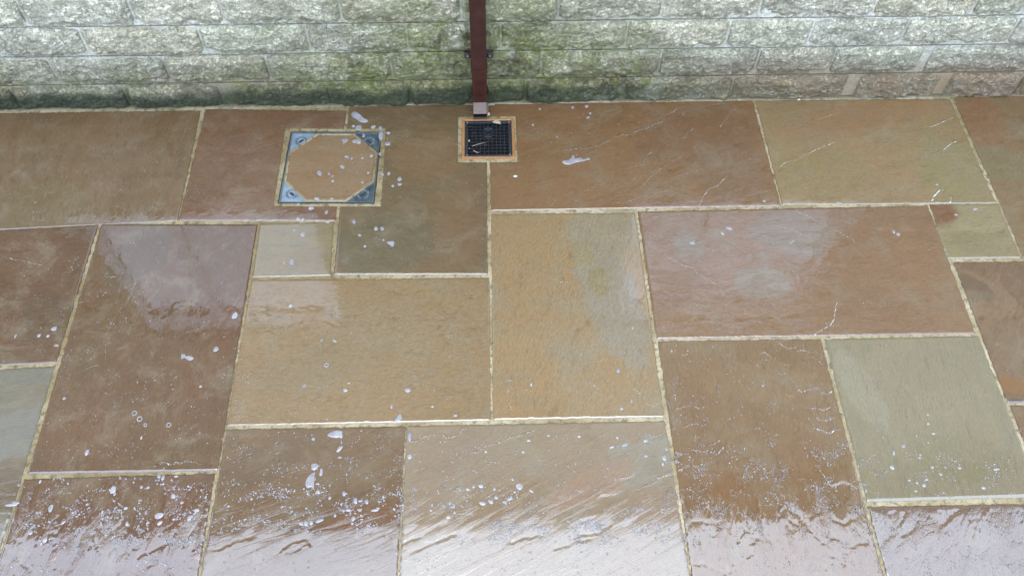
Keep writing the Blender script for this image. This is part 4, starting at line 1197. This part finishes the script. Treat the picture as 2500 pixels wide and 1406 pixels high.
o = clear.build('water_droplets', GLINT_DROP); o['kind'] = 'stuff'; o['label'] = 'water droplets beading on the wet slabs, sky glint in their pale colour'

# milky droplets traced from the photograph: x, y, half width, half height (pixels), turn
MILKY = [(876,312,9,6,-20), (863,308,4,3,0), (911,310,6,4,50), (929,313,4.5,4.5,0), (930,331,6,11,0), (948,325,5,3.6,0), (946,351,6.5,5,-10), (888,331,4.3,4.5,0), (847,382,5,4.5,40), (859,387,3,2.4,0),
 (906.5,380,4,4,0), (885,386,3,3,0), (836,407,5.5,5,30), (803,424,4,3,0), (812,430,3,2,0), (812.5,442,3.4,3,0), (899,422,3,2.6,0), (885,445,3,3,0), (728,499,3.5,3,0), (810,485,5,2.4,0), (773,485,6.5,4,-15),
 (797,518,4,5,0), (728,535,5.5,4.4,0), (739.5,535,3,2.6,0), (949,424,4,4,0), (975.5,437,5.5,5,0), (975.5,450,6,3,0), (959,454,3.6,3.4,0), (934,426.5,3.5,3.4,0), (927.5,376,3.5,3.4,0), (864,541,5,5,0), (800,541,6,3,0),
 (740,572,6,6,0), (712,639,6,7,10), (693,641,3.5,3,0), (918,558,5,4.6,0), (933,558,5,5,0), (878,574,3.6,3.2,0), (891,601,3.4,3,0), (936,586,2.6,2.4,0), (573,770,6.5,9,-20), (527,852,7,6,25), (132,802,8,5,25), (95,819,4.5,4,0), (117,820,3.5,4,0), (138,843,5,3,0), (38,820,2.5,5,0),
 (490,943,3.6,3,0), (157,972,4,3.4,0), (212,1104,4.5,8,0), (345,1068,2.5,4,0), (709,746,5,4,0), (718,562,4,3,0), (820,762,0.1,0.1,0), (995,952,8,5,-25), (843,952,5,5,30), (817,832,5,3,-20), (852,935,3,2.5,0), (798,1023,2,2,0), (956,992,3,5,0), (1056,992,3,2.6,0), (1112,1014,5,3,0),
 (1410,391,13,5,14), (1382,396,9,5,0), (1399,383,4,5,0), (1436,388,5,3,0), (1398,262,4,3.6,0), (1432,260,5,3.4,0), (1441,277,3.4,2.6,0), (1436,287,5,2.4,30), (1318,266,3.4,2.6,0), (1301,305,3,2.5,0), (1360,334,2.2,2.2,0), (2048,495,6,3,0), (1866,491,4,2.4,0), (2288,450,4,3,0),
 (1779,557,8,4,-20), (1764,570,5,3,-30), (1690,592,7,3,20), (1693,594,4,3,0), (2193,572,5,4,40), (2182,566,3,5,0), (2382,510,6,2.6,20), (2334,524,4,2.4,-30),
 (1509,905,4.4,4.4,0), (1518,997,4,3.6,0), (1542,978,3,4,0), (1297,938,3,4,0), (1246,928,2.2,2.2,0), (1545,800,2.8,3.6,0), (1640,857,2.6,2.6,0), (1862,941,3,2.6,0),
 (768,1140,8,7,-20), (784,1152,4,9,0), (820,1058,15,6,20), (832,1063,5,6,0), (810,1063,6,4,0), (829,1095,5,9,-35), (765,1071,4,4,0), (830,1116,5,3,0), (777,1201,4,5,0), (840,1204,5,6,0), (805,1215,3.4,4.6,0), (868,1222,5,8,0), (880,1222,6,3,0), (895,1224,4.6,7,25), (850,1245,6,3.6,0), (915,1245,10,3.4,0), (923,1240,5,3,0), (878,1245,3.6,3.6,0), (862,1266,5.4,6.4,0), (860,1277,4,3,0), (780,1270,10,5,20), (747,1277,6,6,0), (760,1276,5,5,0), (735,1278,6,4,0), (839,1246,4,3,0),
 (748,1240,3,3,0), (818,1258,3.5,3.5,0), (276,1195,7,10,-15), (280,1205,3,5,0), (345,1188,4,4,30), (361,1190,5,3,35), (423,1211,4.5,4.5,0), (388,1258,12,7,10), (390,1276,7,5,40), (462,1265,5,8,0), (307,1240,5,4,0), (480,1245,6,5,0), (388,1162,5,5,0), (398,1165,4,7,0), (430,1162,5,3,0), (444,1226,4,4,0), (310,1278,4,6,0), (250,1250,2.6,4,0), (424,1267,4,3,35), (124,1240,6,9,0), (75,1300,5,5,0), (110,1318,5,7,0), (155,1275,7,3,45), (38,1228,10,4,0), (28,1232,14,4,0), (98,1175,3,5,0),
 (1268,1187,9,8,0), (1174,1186,6,5.4,0), (1156,1187,4.6,4,0), (1142,1194,5.5,3.4,-10), (1178,1228,9,5,-20), (1198,1224,7,5,-30), (1211,1213,5.4,5.4,0), (1207,1193,3.6,4,0), (1107,1235,4.6,5,0), (1110,1250,4,4,0), (1098,1228,3.4,3.4,0), (1095,1262,5.4,5,0), (1245,1217,7,4,15), (1233,1225,6,3.4,10), (1297,1198,6,3,-30), (1251,1169,3.4,4,0), (1052,1245,2.6,2.6,0), (1186,1102,4,3,0), (1291,1075,5,2.6,0), (1277,1103,3.4,3,0), (1339,1063,3,2.4,0), (1414,1065,4.6,2.6,15), (1507,1068,3,3,0), (1494,1091,6,3,10), (1525,1085,8,4.4,25), (1577,1075,7,4,20), (1622,1118,5,7,0), (1578,1113,4,2.4,-30), (1618,1132,3,4,0), (1627,1096,3,3,0), (1000,1114,6,6,0), (1000,1065,4,12,0),
 (2265,1012,2.8,2.4,0), (2266,1034,3.2,3,0), (2279,1058,4,3,0), (2206,1088,5,4,-20), (2245,1117,3.6,3,0), (2247,1110,3,2.6,0), (2276,1140,4,3,0), (2343,1142,4.5,3.2,0), (2256,1184,4.6,5,0), (2401,1190,5,4,0), (2239,1178,3,3,0), (2262,1170,4,3,0), (2220,1172,3,3,0), (2308,1140,2.6,2.6,0), (2297,1158,3,2.4,0), (2236,1198,4,3,0), (2433,1145,8,3,10), (2182,1105,2.5,7,-15), (2178,1140,5,6,0)]
def px_blob(px, py, a, b_):
    g0 = G(px, py); sx_ = np.linalg.norm(G(px + 1, py) - G(px - 1, py)) / 2; sy_ = np.linalg.norm(G(px, py + 1) - G(px, py - 1)) / 2
    return g0[0], g0[1], a * sx_, b_ * sy_
milk = Drops()
B_ = [px_blob(*m[:4]) for m in MILKY]
X, Y, RX, RY = map(np.array, zip(*B_))
milk.blobs(X, Y, RX, RY, np.radians([m[4] for m in MILKY]), np.minimum((RX + RY)/2 * 0.22, 0.0018), rs, 14, 0.5, 0.09)
# and the many small ones between them
scatter(milk, [(0,300,480,540,110,.9,1.8),(100,600,600,1100,160,.9,1.8),(850,280,1190,660,60,.9,1.8),(0,270,840,540,70,.9,1.9),(0,560,620,1150,130,.9,2.0),(1210,260,2480,500,80,.9,1.8),(580,690,1190,1030,70,.9,1.9),(1210,530,1620,1020,70,.9,1.9),(1570,520,2380,810,80,.9,1.9),(1620,840,2480,1200,130,.9,2.0),(700, 380, 960, 540, 40, .8, 2.2), (840, 300, 1000, 460, 16, 1, 2.6), (840, 540, 1000, 670, 16, .8, 2.2), (550, 1190, 980, 1290, 230, 1.2, 4.2), (820, 1190, 985, 1260, 60, 1.4, 5.0), (200, 1190, 520, 1330, 120, 1.2, 4.6),
  (1000, 1060, 1640, 1150, 40, 1, 3.2), (1050, 1180, 1330, 1240, 70, 1.2, 4.6), (100, 800, 560, 1150, 90, .8, 2.6), (2120, 1060, 2480, 1210, 50, 1, 3.4), (560, 1050, 980, 1190, 110, .8, 2.6)], 0.3, 0.12)
o = milk.build('soapy_droplets', SUDS); o['kind'] = 'stuff'; o['label'] = 'milky droplets and suds scattered over the paving'

def splash(poly_px, name, label, hgt=0.0016):
    P = np.array([G(*p)[:2] for p in poly_px]); c_ = P.mean(0)
    # smooth closed outline (Catmull-Rom)
    n = len(P); out = []
    for i in range(n):
        p0, p1, p2, p3 = P[i-1], P[i], P[(i+1) % n], P[(i+2) % n]
        for t_ in np.linspace(0, 1, 5, endpoint=False):
            out.append(0.5*((2*p1) + (-p0+p2)*t_ + (2*p0-5*p1+4*p2-p3)*t_**2 + (-p0+3*p1-3*p2+p3)*t_**3))
    out = np.array(out); m_ = len(out)
    z0 = float(surface_z([c_[0]], [c_[1]])[0])
    V, F = [], []
    for (q, hz) in ((1.0, -0.0008), (0.95, 0.45*hgt), (0.85, 0.8*hgt), (0.55, hgt)):
        pr = (out - c_) * q
        V += [(p[0], p[1], hz) for p in pr]
    for k in range(3):
        for i in range(m_): F.append((k*m_ + i, k*m_ + (i+1) % m_, (k+1)*m_ + (i+1) % m_, (k+1)*m_ + i))
    V.append((0, 0, hgt)); F += [(3*m_ + i, 3*m_ + (i+1) % m_, 4*m_) for i in range(m_)]
    o = obj(name, V, F, SUDS); o.location = (c_[0], c_[1], z0)
    a = np.array([0, 0]); s2 = np.sum(out[:, 0]*np.roll(out[:, 1], -1) - np.roll(out[:, 0], -1)*out[:, 1])
    if s2 < 0: o.data.flip_normals()
    tag(o, label, 'splash', 'soapy splashes on the paving')
    return o
def z2(pts, ox, oy, s_): return [(ox + x/s_, oy + y/s_) for x, y in pts]
splash(z2([(160,770),(185,755),(222,778),(240,798),(274,818),(262,832),(225,830),(200,812),(168,795)], 800, 0, S), 'soapy_splash', 'long pale splash between the wall and the square cover')
splash([(834,339),(848,339),(849,344),(841,350),(838,352),(836,345)], 'soapy_splash', 'small triangular pale splash on the upper part of the octagonal inset')
splash([(861,344),(868,340),(876,341),(881,345),(880,350),(873,351),(868,349),(861,348)], 'soapy_splash', 'pale splash lapping the mortar by the upper right corner plate')
splash([(753,508),(758,503),(766,506),(766,510),(758,513),(753,511)], 'soapy_splash', 'pale splash on the mortar along the lower edge of the square cover')
splash([(774,418),(779,416),(785,420),(786,426),(783,429),(778,428),(774,423)], 'soapy_splash', 'roundest pale splash near the middle of the octagonal inset')
splash([(944,592),(952,589),(961,589),(963,593),(961,600),(957,602),(950,597)], 'soapy_splash', 'heart shaped pale splash on the dark brown slab')
splash([(442,866),(450,863),(453,870),(460,868),(472,872),(471,877),(462,880),(455,876),(448,873),(443,876)], 'soapy_splash', 'double pale splash on the long red brown slab')
splash([(745,1180),(750,1166),(760,1155),(770,1152),(768,1160),(767,1180),(766,1195),(760,1189),(750,1191)], 'soapy_splash', 'largest pale splash on the grey brown droplet covered slab', 0.002)
splash([(760,1133),(770,1130),(779,1136),(772,1143),(766,1149),(761,1141)], 'soapy_splash', 'pale splash just above the largest one')
splash([(800,1060),(812,1052),(832,1050),(836,1056),(826,1068),(808,1067),(800,1064)], 'soapy_splash', 'wide pale splash just below the joint on the grey brown slab')
splash([(960,1030),(972,1014),(978,1010),(982,1020),(976,1026),(966,1031)], 'soapy_splash', 'pale splash touching the joint under the golden slab')
splash([(1372,395),(1385,391),(1398,384),(1403,383),(1406,389),(1422,387),(1434,389),(1426,394),(1408,396),(1394,402),(1378,401)], 'soapy_splash', 'fish shaped pale splash on the warm brown slab')
# bubbles: thin raised rims
bub = Drops()
for (px, py, rp) in [(328,1008,6.5), (341,1022,7), (355,1037,4.5), (412,1037,6), (797,891,5.5), (743,941,4.5), (785,830,4), (1510,905,4.5), (766,1168,5), (783,1157,4.5), (423,1211,6), (1240,928,3.5), (946,325,3)]:
    gx, gy, ra, rb = px_blob(px, py, rp, rp*0.95)
    gz = float(surface_z([gx], [gy])[0]); n = 22; k = 5
    V = np.zeros((k, n, 3)); a = np.linspace(0, 2*np.pi, n, endpoint=False)
    for j, (q, hz) in enumerate(((1.0, -0.0003), (0.93, 0.0014), (0.8, 0.0018), (0.68, 0.0014), (0.6, -0.0003))):
        V[j, :, 0] = gx + ra*q*np.cos(a); V[j, :, 1] = gy + rb*q*np.sin(a); V[j, :, 2] = gz + hz
    i = np.arange(n*k).reshape(k, n)
    F = np.stack([i[:-1], np.roll(i[:-1], -1, 1), np.roll(i[1:], -1, 1), i[1:]], -1).reshape(-1, 4) + bub.n
    bub.v.append(V.reshape(-1, 3)); bub.f.append(F); bub.n += n*k
o = bub.build('soap_bubbles', SUDS); o['kind'] = 'stuff'; o['label'] = 'small soap bubbles standing on the wet slabs'

# ------------------------------------------------------------------ litter round the drain
def stick(p0, p1, r0, name, label, cat, mat, z=0.004, bend=0.002):
    a, b_ = G(*p0, z), G(*p1, z)
    n, k = 7, 6; V, F = [], []
    d = (b_ - a)[:2]; d = d / np.linalg.norm(d); nrm = np.array([-d[1], d[0]])
    mid = (a + b_) / 2
    for i in range(n):
        t_ = i/(n-1); p = a + (b_ - a)*t_; off = bend*math.sin(math.pi*t_)
        rr = r0*(1 - 0.45*t_)
        for j in range(k):
            an = 2*math.pi*j/k
            q = p[:2] + nrm*(off + rr*math.cos(an))
            V.append((q[0] - mid[0], q[1] - mid[1], rr*math.sin(an)))
    for i in range(n-1):
        for j in range(k): F.append((i*k + j, i*k + (j+1) % k, (i+1)*k + (j+1) % k, (i+1)*k + j))
    F.append(tuple(range(k))[::-1]); F.append(tuple((n-1)*k + j for j in range(k)))
    o = obj(name, V, F, mat); o.location = (mid[0], mid[1], z)
    return tag(o, label, cat)
def d4(x, y): return (1050 + x/5.86, 180 + y/5.86)
stick(d4(600,1040), d4(775,990), 0.0014, 'straw', 'long straight dry straw lying across the black grate', 'straw', TWIG, 0.0010)
stick(d4(620,1098), d4(700,1132), 0.0016, 'straw', 'short bent straw near the lower left screw of the grate', 'straw', TWIG, 0.0010, -0.003)
stick(d4(818,410), d4(822,600), 0.0012, 'plant_stalk', 'thin pale stalk standing beside the shoe of the downpipe', 'stalk', TWIG, 0.006, 0.002)
def leaf(poly, name, label, cat, mat, z, lift=0.004):
    P = np.array([G(*p, z)[:2] for p in poly]); c_ = P.mean(0); n = len(P)
    V = []
    for lz in (0.0, -0.0008):
        for i, p in enumerate(P): V.append((p[0]-c_[0], p[1]-c_[1], lz + lift*(0.5 + 0.5*math.sin(i*2.1))))
        V.append((0, 0, lz + lift*0.9))
    F = []
    for i in range(n):
        j = (i+1) % n
        F += [(i, j, n), (n+1+j, n+1+i, 2*n+1), (i, n+1+i, n+1+j, j)]
    o = obj(name, V, F, mat, None, False); o.location = (c_[0], c_[1], z)
    return tag(o, label, cat)
leaf([d4(890,695), d4(930,680), d4(985,675), d4(1005,690), d4(1000,712), d4(1018,725), d4(950,718), d4(905,712)], 'leaf', 'crumpled pale leaf on the grate below the orange frame top', 'leaf', LEAF, 0.0012)
leaf([d4(818,590), d4(835,568), d4(855,565), d4(852,600), d4(825,612)], 'leaf', 'small white leaf flake beside the mouth of the downpipe', 'leaf', CHIP, 0.004)
leaf([d4(830,440), d4(880,432), d4(918,428), d4(922,455), d4(880,462), d4(835,462)], 'leaf', 'flat pale leaf at the wall foot right of the downpipe', 'leaf', LEAF, 0.003, 0.002)
def chip(px, py, a, b_, name, label, cat, mat, seed=0, z=0.0):
    gx, gy, ra, rb = px_blob(px, py, a, b_); rr = np.random.RandomState(seed)
    V, F = [], []; n = 9
    for (q, hz) in ((1, 0), (1.0, 0.5), (0.6, 1.0)):
        for k in range(n):
            t_ = 2*math.pi*k/n; j = rr.uniform(0.75, 1.15); V.append((ra*q*j*math.cos(t_), rb*q*j*math.sin(t_), hz*min(ra, rb)*0.9))
    for q in range(2):
        for k in range(n): F.append((q*n+k, q*n+(k+1) % n, (q+1)*n+(k+1) % n, (q+1)*n+k))
    F.append(tuple(2*n+k for k in range(n)))
    o = obj(name, V, F, mat, None, False); o.location = (gx, gy, z)
    return tag(o, label, cat)
chip(*d4(557,957), 2.8, 2.6, 'pebble', 'tan pebble caught in the left side of the grate', 'pebble', PEBBLE, 1, -0.003)
chip(1258, 431, 6, 2.4, 'stone_chip', 'white flat chip lying on the warm brown slab below the drain', 'stone chip', CHIP, 2, 0.0)
chip(1950, 244, 4, 2, 'stone_chip', 'white chip lying against the wall foot on the olive tan slab', 'stone chip', CHIP, 3, 0.0)
chip(1649, 243, 4, 2, 'stone_chip', 'white chip at the wall foot above the warm brown slab', 'stone chip', CHIP, 4, 0.0)
